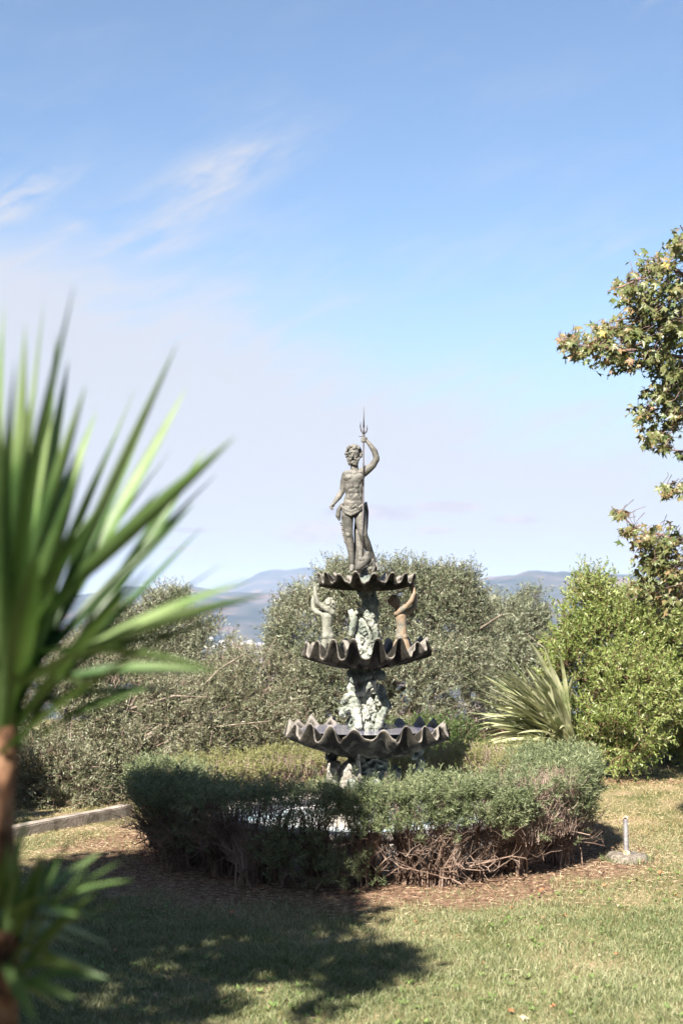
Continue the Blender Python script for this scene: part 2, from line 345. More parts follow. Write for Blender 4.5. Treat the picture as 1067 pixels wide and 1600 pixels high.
# distant houses on the lower slope: too small and many to tell apart
bm = bmesh.new()
for k in range(110):
    px = random.choice([random.uniform(340, 440), random.uniform(60, 470)]); az = math.atan((px-533.5)/FPX); r = random.uniform(1150, 1600)
    ii = int(np.searchsorted(rs, r)); jj = int(np.searchsorted(azs, az)); zz = float(Zt[ii, jj]); s = random.uniform(2, 4.5)
    mt = Matrix.Translation((rs[ii]*math.sin(az), rs[ii]*math.cos(az), zz+s*.3)) @ Matrix.Rotation(random.uniform(0, 3), 4, 'Z') @ Matrix.Diagonal((s*1.5, s, s*.8, 1))
    bmesh.ops.create_cube(bm, size=1, matrix=mt)
me = bpy.data.meshes.new('distant_town'); bm.to_mesh(me); bm.free()
M['town'] = mat('pale rendered walls', [(.5, .45, .40), (.75, .70, .66)], .8, .05, island=True)
tag(link('distant_town', me, M['town']), 'pale scattered houses of a town on the slope below the hazy hills', 'town', kind='stuff')

# ------------------------------------------------------------------ lawn grass
def hedge_r(x, y): return np.hypot(x-HC[0], y-HC[1])
def blades(n, ymin, ymax, seg3, hgt, wid):
    out_x, out_y = [], []
    y = ymin+(ymax-ymin)*RNG.random(n*3)**1.0; x = (RNG.random(n*3)*2-1)*(.27*ymax+.35)
    lo_, hi_ = (0 if ymin < 5.5 else .9), 1.1
    keep = (np.abs(x) < .262*y+.35) & (y < ymax-hi_*RNG.random(n*3)) & (y > ymin+lo_*RNG.random(n*3)); x = x[keep]; y = y[keep]
    r = hedge_r(x, y); dens = np.clip((r-1.7)/.9+(vnoise(x*3, y*3, 1)-.5)*1.2, .04, 1)*(r > 1.45)
    bare = vnoise(x*1.3+5, y*1.3, 8); dens = dens*np.clip(.35+bare*1.1, 0, 1)*np.where(y > 10.5, .7, 1)
    keep = RNG.random(len(x)) < dens; x = x[keep][:n]; y = y[keep][:n]; m = len(x)
    z = gz(x, y)-.004; tuft = vnoise(x*9, y*9, 21)
    h = hgt*(.45+.9*RNG.random(m))*(.6+.8*tuft); a = RNG.random(m)*2*PI; lean = RNG.normal(size=(m, 2))*.55
    b = np.stack([x, y, z], 1); s = np.stack([np.cos(a), np.sin(a), 0*a], 1)*wid*(.6+.8*RNG.random(m))[:, None]
    tip = b+np.stack([lean[:, 0]*h, lean[:, 1]*h, h*.85], 1)
    if seg3:
        mid = b+np.stack([lean[:, 0]*h*.3, lean[:, 1]*h*.3, h*.55], 1)
        V = np.stack([b-s, b+s, mid+s*.7, mid-s*.7, tip], 1).reshape(-1, 3); k = np.arange(m)[:, None]*5
        return V, np.concatenate([k+[0, 1, 2], k+[0, 2, 3], k+[3, 2, 4]], 0)
    V = np.stack([b-s, b+s, tip], 1).reshape(-1, 3); k = np.arange(m)[:, None]*3
    return V, k+[0, 1, 2]
g = join([blades(140000, 4.9, 8.3, True, .034, .0017), blades(62000, 7.0, 10.6, False, .031, .0024)])
g2 = join([blades(12000, 5.2, 8, False, .028, .0018), blades(62000, 6.8, 11.2, False, .026, .0025), blades(76000, 9.6, 16.5, False, .026, .0036)])
tag(link('dry_lawn_grass', mesh_np('dry_lawn_grass', *g2), M['grass_dry']), 'drier tan coloured lawn grass away from the foreground', 'grass', kind='stuff')
tag(link('lawn_grass', mesh_np('lawn_grass', *g), M['grass']), 'short patchy green and straw coloured lawn grass', 'grass', kind='stuff')
# low broad leaved weeds in the turf
n = 700; y = 4.9+RNG.random(n)**1.2*5; x = (RNG.random(n)*2-1)*(.26*y+.2); r = hedge_r(x, y); k = (r > 1.9) & (vnoise(x*2, y*2, 44) > .45); x, y = x[k], y[k]; n = len(x)
P = np.repeat(np.stack([x, y, gz(x, y)+.012], 1), 6, 0); a = RNG.random(n*6)*2*PI; D = np.stack([np.cos(a), np.sin(a), .25+RNG.random(n*6)*.5], 1)
M['weed'] = mat('weed leaf', [(.07, .12, .03), (.13, .20, .05), (.20, .26, .09)], .5, 3, spec=.35, trans=.25, island=True)
tag(link('lawn_weeds', mesh_np('lawn_weeds', *leaves(P, D, .018+RNG.random(n*6)*.022, .011, .1, np.tile([0, 0, 1.], (n*6, 1))+RNG.normal(size=(n*6, 3))*.2)), M['weed']), 'small broad leaved weeds scattered through the lawn', 'weeds', kind='stuff')
# straw thatch lying flat
n = 60000; y = 4.9+RNG.random(n)*9.5; x = (RNG.random(n)*2-1)*(.27*y+.3); r = hedge_r(x, y); k = (r > 1.2) & (RNG.random(n) < np.clip(.14+(y-6.6)*.3, .14, 1)*np.clip(1.25-(r-1.5)*.5, .35, 1)); x, y = x[k], y[k]
P = np.stack([x, y, gz(x, y)+.004+RNG.random(len(x))*.012], 1); D = RNG.normal(size=(len(x), 3)); D[:, 2] *= .18
tag(link('dry_thatch', mesh_np('dry_thatch', *leaves(P, D, .018+RNG.random(len(x))*.03, .0022)), M['straw']), 'dry straw thatch lying between the grass blades', 'dry grass', kind='stuff')
# dead leaf litter under the hedge and along the shrub
n = 520; th = RNG.random(n)*2*PI; rr = 1.36+np.abs(RNG.normal(size=n))*.22; x = HC[0]+np.sin(th)*rr; y = HC[1]-np.cos(th)*rr
n2 = 900; x = np.concatenate([x, 1.9+RNG.random(n2)*2.4]); y = np.concatenate([y, 12.9+RNG.normal(size=n2)*.18])
P = np.stack([x, y, gz(x, y)+.008+RNG.random(len(x))*.02], 1); D = RNG.normal(size=(len(x), 3)); D[:, 2] *= .3
tag(link('leaf_litter', mesh_np('leaf_litter', *leaves(P, D, .014+RNG.random(len(x))*.024, .008+RNG.random(len(x))*.010, .4)), M['litter']), 'small brown dead leaf litter around the foot of the hedge', 'leaf litter', kind='stuff')

# ------------------------------------------------------------------ fused organic shapes
class Blob:
    def __init__(s): s.bm = bmesh.new()
    def ball(s, c, r, rot=None, sub=2):
        r = (r, r, r) if isinstance(r, (int, float)) else r
        mt = Matrix.Translation(c) @ (rot.to_matrix().to_4x4() if rot else Matrix.Identity(4)) @ Matrix.Diagonal((*r, 1))
        bmesh.ops.create_icosphere(s.bm, subdivisions=sub, radius=1, matrix=mt); return s
    def limb(s, pts, rad, sub=2):
        for i, (p, r) in enumerate(zip(pts, rad)):
            s.ball(p, r, sub=sub)
            if i:
                a = Vector(pts[i-1]); b = Vector(p); d = b-a
                if d.length < 1e-6: continue
                mt = Matrix.Translation((a+b)/2) @ d.to_track_quat('Z', 'Y').to_matrix().to_4x4()
                bmesh.ops.create_cone(s.bm, cap_ends=True, segments=14, radius1=rad[i-1], radius2=r, depth=d.length, matrix=mt)
        return s
    def leaf(s, base, d, up, L, w, t=.12):
        """thick acanthus-like leaf"""
        d = Vector(d).normalized(); sd_ = d.cross(Vector(up)).normalized(); u = sd_.cross(d)
        R = Matrix((sd_, d, u)).transposed()
        mt = Matrix.Translation(Vector(base)+d*L*.45) @ R.to_4x4() @ Matrix.Diagonal((w, L*.55, L*t, 1))
        bmesh.ops.create_icosphere(s.bm, subdivisions=2, radius=1, matrix=mt); return s
    def build(s, name, m, parent, voxel=.003, smooth=3, factor=.5, remesh=True, disp=0, dsc=60):
        me = bpy.data.meshes.new(name); s.bm.to_mesh(me); s.bm.free()
        if remesh:
            o = bpy.data.objects.new('tmp', me); COL.objects.link(o)
            r = o.modifiers.new('r', 'REMESH'); r.mode = 'VOXEL'; r.voxel_size = voxel
            if smooth: q = o.modifiers.new('s', 'SMOOTH'); q.iterations = smooth; q.factor = factor
            dg = bpy.context.evaluated_depsgraph_get(); m2 = bpy.data.meshes.new_from_object(o.evaluated_get(dg))
            bpy.data.objects.remove(o); bpy.data.meshes.remove(me); me = m2; me.name = name
        if disp:
            ns = [v.normal.copy() for v in me.vertices]
            for v, n_ in zip(me.vertices, ns):
                a = mnoise.noise(v.co*dsc); b2 = mnoise.noise(v.co*dsc*2.3+Vector((3, 1, 7)))
                v.co += n_*disp*((1-abs(a)*3.2)+b2*.8)
        for p in me.polygons: p.use_smooth = True
        me.materials.clear(); return link(name, me, m, parent)

# ------------------------------------------------------------------ the fountain
FY = 9.6; s_ = FY/FPX
fc = at(573, 1120, FY); FX = fc.x
def F_(px, py, d=0.0): return at(px, py, FY+d*s_) # d: pixels further back
fountain = empty('fountain', (FX, FY, 0), 'three tiered shell fountain of weathered bronze topped by a bearded man with a trident', 'fountain')
def basin(name, R, zrim, depth, N, amp, phase, tilt, thick, rin, curl, lip=.0, seed=0, sharp=1.6):
    """scalloped shell bowl: wavy rim, flutes that die out to the centre"""
    nt_, nr = N*16, 22; rnd = random.Random(seed); la = [rnd.uniform(.62, 1.35) for _ in range(N)]; lp = [rnd.uniform(-.5, .5) for _ in range(N)]
    def surf(side):
        out = []
        for i in range(nr):
            f = i/(nr-1); rr = rin+(R-rin)*f
            for j in range(nt_):
                t = 2*PI*j/nt_; k = int(round((t*N/(2*PI)-phase))) % N
                c = math.cos(N*t-phase*2*PI+lp[k]*math.sin(N*t*.5)); cw = math.tanh(sharp*(c-.12))/math.tanh(sharp*1.0)
                am = amp*la[k]*(f**1.7)
                z = zrim-depth*(1-f**1.9)-depth*.04 + am*cw*.9
                r2 = rr*(1-curl*f*f*cw) + lip*f**6
                x = FX+r2*math.sin(t); y = FY-r2*math.cos(t)
                z += (vnoise(np.array([x*14.]), np.array([y*14.]), 4)[0]-.5)*.008
                z += tilt*(x-FX)
                if side: z -= thick*(1.35+.5*(1-f)); 
                out.append((x, y, z))
        return out
    a = surf(0); b = surf(1); V = np.array(a+b); n = nr*nt_; F = []
    for i in range(nr-1):
        for j in range(nt_):
            jj = (j+1) % nt_; F.append((i*nt_+j, i*nt_+jj, (i+1)*nt_+jj, (i+1)*nt_+j)); F.append((n+i*nt_+j, n+(i+1)*nt_+j, n+(i+1)*nt_+jj, n+i*nt_+jj))
    for j in range(nt_):
        jj = (j+1) % nt_; e = (nr-1)*nt_; F.append((e+j, e+jj, n+e+jj, n+e+j)); F.append((j, n+j, n+jj, jj))
    return link(name, mesh_np(name, V, np.array(F), True), M['basin'], fountain)
zr = lambda py: F_(573, py).z
PX = s_
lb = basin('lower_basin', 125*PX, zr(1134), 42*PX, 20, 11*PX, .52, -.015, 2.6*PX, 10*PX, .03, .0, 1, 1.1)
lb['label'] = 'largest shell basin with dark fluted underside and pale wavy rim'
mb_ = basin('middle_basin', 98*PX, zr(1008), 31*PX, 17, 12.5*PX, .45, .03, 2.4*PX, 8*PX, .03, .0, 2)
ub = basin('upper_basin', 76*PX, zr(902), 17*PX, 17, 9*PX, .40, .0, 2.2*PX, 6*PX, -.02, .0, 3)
# standing water and lime in the lower basin
bm = bmesh.new(); bmesh.ops.create_circle(bm, cap_ends=True, segments=64, radius=104*PX, matrix=Matrix.Translation((FX, FY, zr(1139))))
me = bpy.data.meshes.new('basin_water'); bm.to_mesh(me); bm.free()
M['water'] = mat('still water', [(.16, .15, .22), (.24, .23, .30)], .06, 5, .05, 20, spec=.6)
link('basin_water', me, M['water'], lb)

def column(name, y0, y1, prof_, seed, material, nleaf, leafL, up_only=False):
    rnd = random.Random(seed); B = Blob(); pts = [F_(573+dx_, py) for py, r, dx_ in prof_]; rad = [r*PX*.84 for _, r, _ in prof_]
    B.limb(pts, rad)
    for k in range(nleaf):
        f = rnd.random(); py = y0+(y1-y0)*f; r = np.interp(py, [p[0] for p in prof_], [p[1] for p in prof_]) if y0 < y1 else 10
        a = rnd.uniform(0, 2*PI); c = F_(573, py); d = Vector((math.sin(a), -math.cos(a), 0))
        base_ = c+d*r*PX*.85; tl = rnd.uniform(-.9, .9)
        dirv = (Vector((math.cos(a), math.sin(a), 0))*tl + Vector((0, 0, rnd.choice([-1, 1, 1])))+d*rnd.uniform(.1, .8))
        B.leaf(base_, dirv, d, leafL*PX*rnd.uniform(.6, 1.3), leafL*PX*rnd.uniform(.22, .42), .16)
        if rnd.random() < .6: B.ball(base_+d*2*PX, rnd.uniform(1.5, 4)*PX, sub=1)
    return B
B = column('upper_column', 958, 1022, [(948, 10, 2), (960, 14, 0), (975, 14, -3), (990, 18, -4), (1004, 21, -5), (1022, 18, -4), (1034, 12, 0)], 3, None, 60, 11)
B.limb([F_(556, 958, -12), F_(568, 952, -16), F_(576, 966, -17), F_(586, 985, -14), F_(590, 1003, -12)], [3*PX, 5*PX, 6*PX, 5*PX, 4*PX])
B.limb([F_(548, 955, -8), F_(553, 968, -14), F_(548, 990, -16)], [4*PX, 6*PX, 4*PX])
B.build('upper_column', M['lime'], fountain, .003, 1, disp=.0032, dsc=34)
B = column('column_neck', 914, 965, [(912, 20, 0), (918, 19, -1), (925, 14, 2), (940, 15, 5), (955, 14, 6), (970, 10, 8)], 5, None, 18, 9)
B.ball(F_(584, 944, -2), (9*PX, 8*PX, 11*PX)); B.ball(F_(586, 963, 2), (7*PX, 7*PX, 9*PX)); B.ball(F_(552, 919, -4), (6*PX, 6*PX, 4*PX))
B.build('column_neck', M['neck'], fountain, .003, 1, disp=.0035, dsc=32)
B = column('lower_column', 1072, 1146, [(1066, 15, -6), (1080, 18, -6), (1100, 22, -6), (1118, 27, -4), (1135, 30, -2), (1150, 30, 0), (1160, 24, 0)], 11, None, 85, 15)
# curling fish bodies and scrolls on the lower column
B.limb([F_(548, 1062, -12), F_(549, 1075, -17), F_(554, 1092, -22), F_(556, 1112, -28), F_(560, 1135, -32)], [4*PX, 7*PX, 8*PX, 8*PX, 6*PX])
B.limb([F_(536, 1098, -14), F_(541, 1090, -20), F_(552, 1086, -24), F_(565, 1082, -24), F_(575, 1070, -22), F_(583, 1066, -18), F_(586, 1078, -17)], [4*PX, 6*PX, 6*PX, 5*PX, 5*PX, 4*PX, 3*PX])
B.limb([F_(531, 1108, -12), F_(540, 1110, -20), F_(552, 1104, -26)], [3*PX, 6*PX, 6*PX])
B.leaf(F_(545, 1112, -18), (-1, -.3, -.25), (0, -1, 0), 17*PX, 7*PX, .2); B.leaf(F_(586, 1095, -8), (1, -.2, -.3), (0, -1, .2), 16*PX, 6*PX, .2)
B.limb([F_(590, 1135, -22), F_(596, 1118, -22), F_(604, 1100, -14), F_(602, 1092, -10)], [6*PX, 6*PX, 4*PX, 3*PX])
B.build('lower_column', M['lime'], fountain, .003, 1, disp=.0038, dsc=30)
B = column('column_neck', 1040, 1072, [(1036, 22, 0), (1042, 20, -3), (1055, 19, -3), (1070, 18, -2)], 15, None, 20, 12)
B.leaf(F_(584, 1048, -14), (1, -.4, -.7), (0, -1, .3), 22*PX, 9*PX, .2); B.leaf(F_(560, 1046, -14), (-.5, -.4, -1), (0, -1, .3), 26*PX, 9*PX, .2)
B.limb([F_(548, 1052, -8), F_(566, 1060, -20), F_(576, 1056, -20)], [7*PX, 7*PX, 6*PX])
for f_ in (0,): pass
B.limb([F_(590, 1080, 2), F_(596, 1096, 2), F_(606, 1104, 0)], [12*PX, 10*PX, 6*PX])
B.build('column_neck', M['neck'], fountain, .003, 1, disp=.0035, dsc=32)
# foot under the lower basin: dark core, rocks, and three supports
def basez(): return 0.0
B = Blob(); rnd = random.Random(4)
B.limb([F_(573, 1168), F_(573, 1190), Vector((FX, FY, .35)), Vector((FX, FY, .08))], [26*PX, 30*PX, 46*PX, 58*PX])
for k in range(24):
    a = rnd.uniform(0, 2*PI); z = rnd.uniform(.1, .5); r = (70-z*60)*PX; B.ball((FX+math.sin(a)*r, FY-math.cos(a)*r, z), (rnd.uniform(8, 18)*PX, rnd.uniform(8, 18)*PX, rnd.uniform(8, 15)*PX), sub=1)
B.build('pedestal', M['neck'], fountain, .006, 1, disp=.012, dsc=22)
for (px, py, d, ax, r) in ((520, 1198, -30, 0, 10), (544, 1200, -34, 0, 13), (536, 1206, -26, 0, 12)):
    B = Blob(); c = F_(px, py, d)
    for k in range(7): B.ball(c+Vector((rnd.uniform(-1, 1), rnd.uniform(-1, 1), rnd.uniform(-.8, .6)))*r*PX*.7, (r*PX*rnd.uniform(.4, .8), r*PX*rnd.uniform(.4, .8), r*PX*rnd.uniform(.4, .8)), sub=1)
    B.limb([c, Vector((c.x, c.y, .1))], [r*PX*.8, r*PX*1.5]); B.build('rock', M['rock'], fountain, .005, 1, disp=.006, dsc=30)
for sgn, px in ((-1, 520), (1, 655)):
    B = Blob(); B.limb([F_(px, 1172, -10), F_(px+sgn*-3, 1182, -12), F_(px+sgn*3, 1192, -16), F_(px, 1200, -14), Vector((F_(px, 1200, -10).x, FY, .1))], [8*PX, 5*PX, 7*PX, 8*PX, 14*PX])
    B.limb([F_(px, 1180, -12), F_(px-9, 1184, -20), F_(px-10, 1178, -22)], [4*PX, 4*PX, 2*PX]); B.build('support', M['neck'], fountain, .004, 2)
B = Blob(); B.limb([F_(560, 1176, -60), F_(559, 1202, -60), F_(559, 1216, -60)], [1.5*PX, 5*PX, 6*PX]); B.build('spout', M['rock'], fountain, .003, 1)

# --- the bearded man on top
def px_(v): return v*PX
B = Blob(); P = lambda x_, y_, d=0: F_(x_, y_, d)
B.ball(P(553.5, 751, 0), (px_(16.5), px_(10.5), px_(15)))                 # rib cage
B.ball(P(554, 741, 1), (px_(18), px_(9), px_(8)))                         # shoulder girdle
B.ball(P(546, 746.5, -5), (px_(8.8), px_(5), px_(6.4))); B.ball(P(561.5, 746, -5), (px_(8.8), px_(5), px_(6.4)))   # chest muscles
B.ball(P(553.5, 768, 0), (px_(15), px_(9.4), px_(13))); B.ball(P(553.5, 778, 0), (px_(16.2), px_(9.8), px_(11)))                    # belly
for q in range(3):
    for sg in (-1, 1): B.ball(P(553+sg*3.9, 760+q*7.4, -6.9), (px_(4.4), px_(2.5), px_(4.3)))
for sg in (-1, 1):
    B.ball(P(553.5+sg*10, 762, -2), (px_(5), px_(6), px_(9)))
B.ball(P(552.5, 786, 1), (px_(17.6), px_(10.6), px_(13)))                   # hips
B.ball(P(545, 793, 7), (px_(9), px_(8), px_(9))); B.ball(P(562, 791, 7), (px_(9), px_(8), px_(9)))
B.limb([P(555, 741, 1), P(554, 733, 0), P(553, 722, -1)], [px_(8.5), px_(6.2), px_(6.2)])     # neck
B.ball(P(552.5, 709, -1), (px_(9.4), px_(11), px_(12.2)))                 # skull
B.ball(P(551.5, 716, -5), (px_(7), px_(6), px_(7)))                       # jaw
B.limb([P(550.8, 709, -11.5), P(550.2, 713.5, -14.2)], [px_(1.2), px_(2.0)])          # nose
for sg in (-1, 1):
    B.limb([P(551.2+sg*1.8, 706.4, -11), P(551.2+sg*6.2, 707, -9)], [px_(1.5), px_(1.3)])   # brow
    B.ball(P(551.2+sg*4.4, 713.5, -8.6), (px_(2.5), px_(2.2), px_(2.6)), sub=1)             # cheek
    B.ball(P(551.2+sg*3.7, 709.6, -9.6), px_(1.25), sub=1)                                   # eye
    B.ball(P(552.5+sg*9.6, 711, 0), (px_(1.6), px_(2), px_(3)), sub=1)                       # ear
# his right arm, hanging back
B.limb([P(541, 742, 1), P(537.5, 752, 3), P(535.5, 766, 4), P(528.5, 777, 0), P(522, 786, -3)], [px_(7), px_(5.9), px_(4.7), px_(4.8), px_(2.9)])
B.ball(P(520, 789, -4), (px_(3.6), px_(2.4), px_(3.4)))
for k, (tx, ty) in enumerate(((514.5, 791), (515.5, 794), (518, 796.5), (520.5, 796))): B.limb([P(518.5+k*.9, 790, -5), P((tx+518.5)/2-.6, (ty+790)/2+.4, -6.5), P(tx, ty, -6.5)], [px_(1.15), px_(1.05), px_(.85)], 1)
B.limb([P(521, 787.5, -6), P(518, 790, -9)], [px_(1.2), px_(.9)], 1)
# his left arm, raised to the trident
B.limb([P(567, 738, 0), P(574.5, 733, 0), P(582, 727.5, -1), P(588.5, 717, -3), P(585, 705, -5), P(578, 695, -6), P(573.5, 689.5, -6)], [px_(8.2), px_(7), px_(5.6), px_(4.9), px_(4.8), px_(3.6), px_(2.8)])
B.ball(P(571.5, 686.8, -6), (px_(3.2), px_(2.8), px_(4)))
for k in range(3): B.limb([P(571.5, 685+k*2.1, -8), P(567.5, 684.8+k*2.3, -10), P(564.6, 685.6+k*2.2, -7.5), P(566, 686.3+k*2.2, -5.5)], [px_(1.15), px_(1.15), px_(1.0), px_(.9)], 1)
B.limb([P(571.5, 683.8, -8), P(566.5, 682, -9.5), P(560.7, 681.7, -9.5)], [px_(1.15), px_(1.0), px_(.8)], 1)
B.limb([P(572, 689, -4), P(568.5, 691.3, -4)], [px_(1.4), px_(1.0)], 1)
# legs
B.limb([P(544, 797, 1), P(542.5, 808, 0), P(543.5, 824, -1), P(545, 836, -3), P(546.2, 847, 0), P(548.5, 862, 2), P(550, 880, 2)], [px_(9.8), px_(9.9), px_(8.1), px_(6.7), px_(7.1), px_(5.4), px_(3.9)])
B.ball(P(544.8, 836, -8.5), (px_(3.6), px_(2.4), px_(3.8)), sub=1)
B.limb([P(550, 884, 3), P(550, 889, -5), P(549, 891, -14)], [px_(4.4), px_(4), px_(3)])
B.limb([P(561, 797, 1), P(563, 808, -2), P(565.5, 824, -5), P(568, 837, -8), P(572.5, 849, -3), P(578, 862, 3), P(584.5, 877, 8)], [px_(9.8), px_(9.9), px_(8.0), px_(6.7), px_(7.0), px_(5.4), px_(3.9)])
B.ball(P(568, 837, -13), (px_(3.6), px_(2.4), px_(3.8)), sub=1)
B.limb([P(586, 882, 9), P(588, 888, 2), P(590, 891, -6)], [px_(4.4), px_(4), px_(3)])
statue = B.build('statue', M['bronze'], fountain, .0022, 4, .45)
statue['label'] = 'bearded man standing with one arm raised to a trident, grey green bronze'
rnd = random.Random(21); B = Blob()
for k in range(210):       # curls
    a = rnd.uniform(0, 2*PI); e = rnd.uniform(-.45, 1.35); d = Vector((math.sin(a)*math.cos(e), -math.cos(a)*math.cos(e), math.sin(e)))
    if d.y < -.25 and d.z < .5: continue
    c = P(552.5, 708.5, 0)+Vector((d.x*px_(12.2), d.y*px_(12), d.z*px_(12.8)))
    B.ball(c, (px_(rnd.uniform(1.5, 2.9)),)*3, sub=1)
B.build('hair', M['bronze'], statue, .0022, 1)
B = Blob()
for k in range(80):
    a = rnd.uniform(-1.5, 1.5); f = rnd.random()
    c = P(551.5+math.sin(a)*(9.6-f*3.5), 715.5+f*11.5, -5-math.cos(a)*(5-f*1.5)); B.ball(c, (px_(rnd.uniform(1.3, 2.3)),)*3, sub=1)
for sg in (-1, 1): B.limb([P(551, 715.8, -12.3), P(551+sg*4, 718, -11), P(551+sg*5.5, 721, -9)], [px_(1.2), px_(1.3), px_(.9)], 1)
B.build('beard', M['bronze'], statue, .0022, 1)
# loincloth knotted low on the hips, its end hanging behind
B = Blob()
for off, rr in ((0, 2.4), (3.4, 2.2), (6.6, 2.0)):
    B.limb([P(534.5+off*.3, 792+off*.8, -1), P(540, 796+off*.8, -9), P(548, 799.5+off*.8, -12.5), P(554, 797.5+off*.3, -13), P(561, 793+off*.2, -12), P(567, 789+off*.5, -8), P(571.5, 786+off*.5, 0)], [px_(rr)]*7)
B.limb([P(536, 796, -5), P(541, 802, -10), P(549, 804, -12), P(556, 801, -13), P(566, 794, -9)], [px_(2), px_(2.6), px_(2.8), px_(2.6), px_(1.8)])
B.limb([P(551, 793, -13), P(556, 789, -14), P(558, 793, -14.5)], [px_(1.8), px_(2.1), px_(1.6)])
B.limb([P(534, 788, 3), P(529.5, 797, 5), P(528.3, 806, 6), P(530, 812, 6)], [px_(2.6), px_(3.7), px_(4), px_(2)])
B.limb([P(571.5, 786, 2), P(573.5, 800, 6), P(572.5, 825, 9), P(571, 838, 10)], [px_(2.2), px_(2.6), px_(2.4), px_(1.5)])
for k in range(3): B.limb([P(536, 792+k*2, 4), P(552, 796+k*3, 12.5), P(571, 790+k*2, 4)], [px_(2.5)]*3)
B.build('loincloth', M['bronze'], statue, .0024, 1)
# cloak and tree stump that brace the figure from behind
B = Blob(); B.limb([P(557, 806, 11), P(558, 830, 12), P(561, 852, 12), P(564, 872, 10), P(566, 892, 8)], [px_(2.5), px_(5.5), px_(7.5), px_(9), px_(10)])
for k in range(11): B.ball(P(532.5+k*.75+rnd.uniform(-.6, .6), 817+k*3.2, 8), px_(rnd.uniform(1.3, 2.4)), sub=1)
B.limb([P(541, 815, 9), P(545, 845, 11), P(556, 880, 10)], [px_(7), px_(6), px_(7)])
B.build('stump', M['bronze'], statue, .003, 2)
# fish curled at the feet
B = Blob(); B.limb([P(574, 866, -14), P(573, 873, -16), P(566, 880, -18), P(560, 886, -18), P(562, 892, -15)], [px_(4.8), px_(6.5), px_(7), px_(6), px_(4)])
B.ball(P(574, 867, -19), px_(2.2), sub=1); B.limb([P(577, 882, -14), P(582, 876, -12), P(585, 884, -12), P(582, 893, -12)], [px_(3), px_(2.6), px_(2.6), px_(2.4)])
B.leaf(P(570, 876, -22), (-1, -.2, .4), (0, -1, .2), 11*PX, 3.5*PX, .2); B.leaf(P(574, 890, -20), (.8, -.5, .3), (0, -1, .2), 9*PX, 3*PX, .2)
B.build('fish', M['bronze'], statue, .0026, 2)
# trident
B = Blob(); B.limb([P(566.5, 874, -17), P(567.8, 760, -12), P(568, 690, -8), P(568.2, 675, -7.5)], [px_(1.1)]*4)
B.limb([P(568.2, 678, -7.5), P(568.2, 668, -7.2), P(568.3, 636, -6)], [px_(1.6), px_(1.4), px_(.25)])
B.limb([P(568.2, 678.5, -7.5), P(564.6, 674, -7.5), P(563, 667, -7), P(563.2, 659, -7)], [px_(1.2), px_(1.1), px_(1), px_(.3)])
B.limb([P(568.2, 678.5, -7.5), P(572, 675, -7.5), P(573.6, 671, -7), P(573.2, 664.5, -7)], [px_(1.2), px_(1.1), px_(1), px_(.3)])
B.limb([P(568, 690, -8), P(568.2, 680, -8)], [px_(1.5), px_(2)])
M['iron'] = mat('dark iron', [(.04, .034, .038), (.075, .065, .068)], .5, 30, .2, 80, spec=.5)
B.build('trident', M['iron'], statue, remesh=False)

# --- two figures holding up the upper basin
def figure(pts, m, label, sgn):
    B = Blob(); q = pts
    d0 = q.get('d', 0)
    B.limb([P(*q['chest'], d0), P(*q['waist'], d0), P(*q['hip'], d0)], [px_(9.2), px_(7.8), px_(9.2)])
    B.ball(P(q['chest'][0], q['chest'][1]-1, d0), (px_(10.5), px_(7), px_(7)))
    B.ball(P(q['hip'][0]-3.8, q['hip'][1]+1, d0-3.5), px_(5.8)); B.ball(P(q['hip'][0]+4.2, q['hip'][1]+1, d0-3.5), px_(5.8))
    for lg in q['legs']: B.limb([P(*q['hip'], d0)]+[P(*a, d0+b) for a, b in lg], [px_(6.8), px_(5.6), px_(5.2), px_(4)][:len(lg)+1])
    for arm in q['arms']: B.limb([P(*a, d0+b) for a, b in arm], [px_(5.2), px_(4.6), px_(4.0), px_(3.5), px_(2.8)][:len(arm)])
    for arm in q['arms']:
        (hx, hy), hb = arm[-1]; B.ball(P(hx, hy-1.5, d0+hb), (px_(2.8), px_(2), px_(3.4)))
        for k in range(4): B.limb([P(hx-2.2+k*1.5, hy-2.5, d0+hb), P(hx-2.6+k*1.7+sgn, hy-6.5+abs(k-1.5)*.5, d0+hb-1.5)], [px_(.95), px_(.7)], 1)
        B.limb([P(hx+sgn*2, hy-1, d0+hb), P(hx+sgn*4.2, hy-3.5, d0+hb)], [px_(1.1), px_(.8)], 1)
    hx, hy = q['head']; B.limb([P(q['chest'][0], q['chest'][1]-5, d0), P(hx-sgn*.5, hy+5, d0)], [px_(5), px_(3.8)])
    B.ball(P(hx, hy, d0), (px_(8.6), px_(8.2), px_(9.2))); fx = q['face']
    B.ball(P(hx+fx*4, hy+3.6, d0-1), px_(4.4)); B.ball(P(hx+fx*8.2, hy-.2, d0-1), px_(1.6), sub=1)
    B.ball(P(hx+fx*7, hy+4.6, d0-1), (px_(1.6), px_(1.8), px_(1)), sub=1); B.ball(P(hx+fx*6.2, hy-3.2, d0-2), (px_(1.8), px_(3.4), px_(1.1)), sub=1)
    B.ball(P(hx-fx*1, hy+1, d0-7), (px_(1.8), px_(1.2), px_(2.6)), sub=1)
    f = B.build('figure', m, fountain, .0024, 2, .45); f['label'] = label
    B = Blob(); rn = random.Random(int(hx))
    for k in range(90):
        a = rn.uniform(0, 2*PI); e = rn.uniform(-.6, 1.4); d = Vector((math.sin(a)*math.cos(e), -math.cos(a)*math.cos(e), math.sin(e)))
        if d.x*fx > .45 and d.z < .75: continue
        B.ball(P(hx-fx*.8, hy-.5, d0)+Vector((d.x*px_(9), d.y*px_(8.8), d.z*px_(9.6))), px_(rn.uniform(1.3, 2.5)), sub=1)
    B.build('hair', m, f, .0024, 1); return f
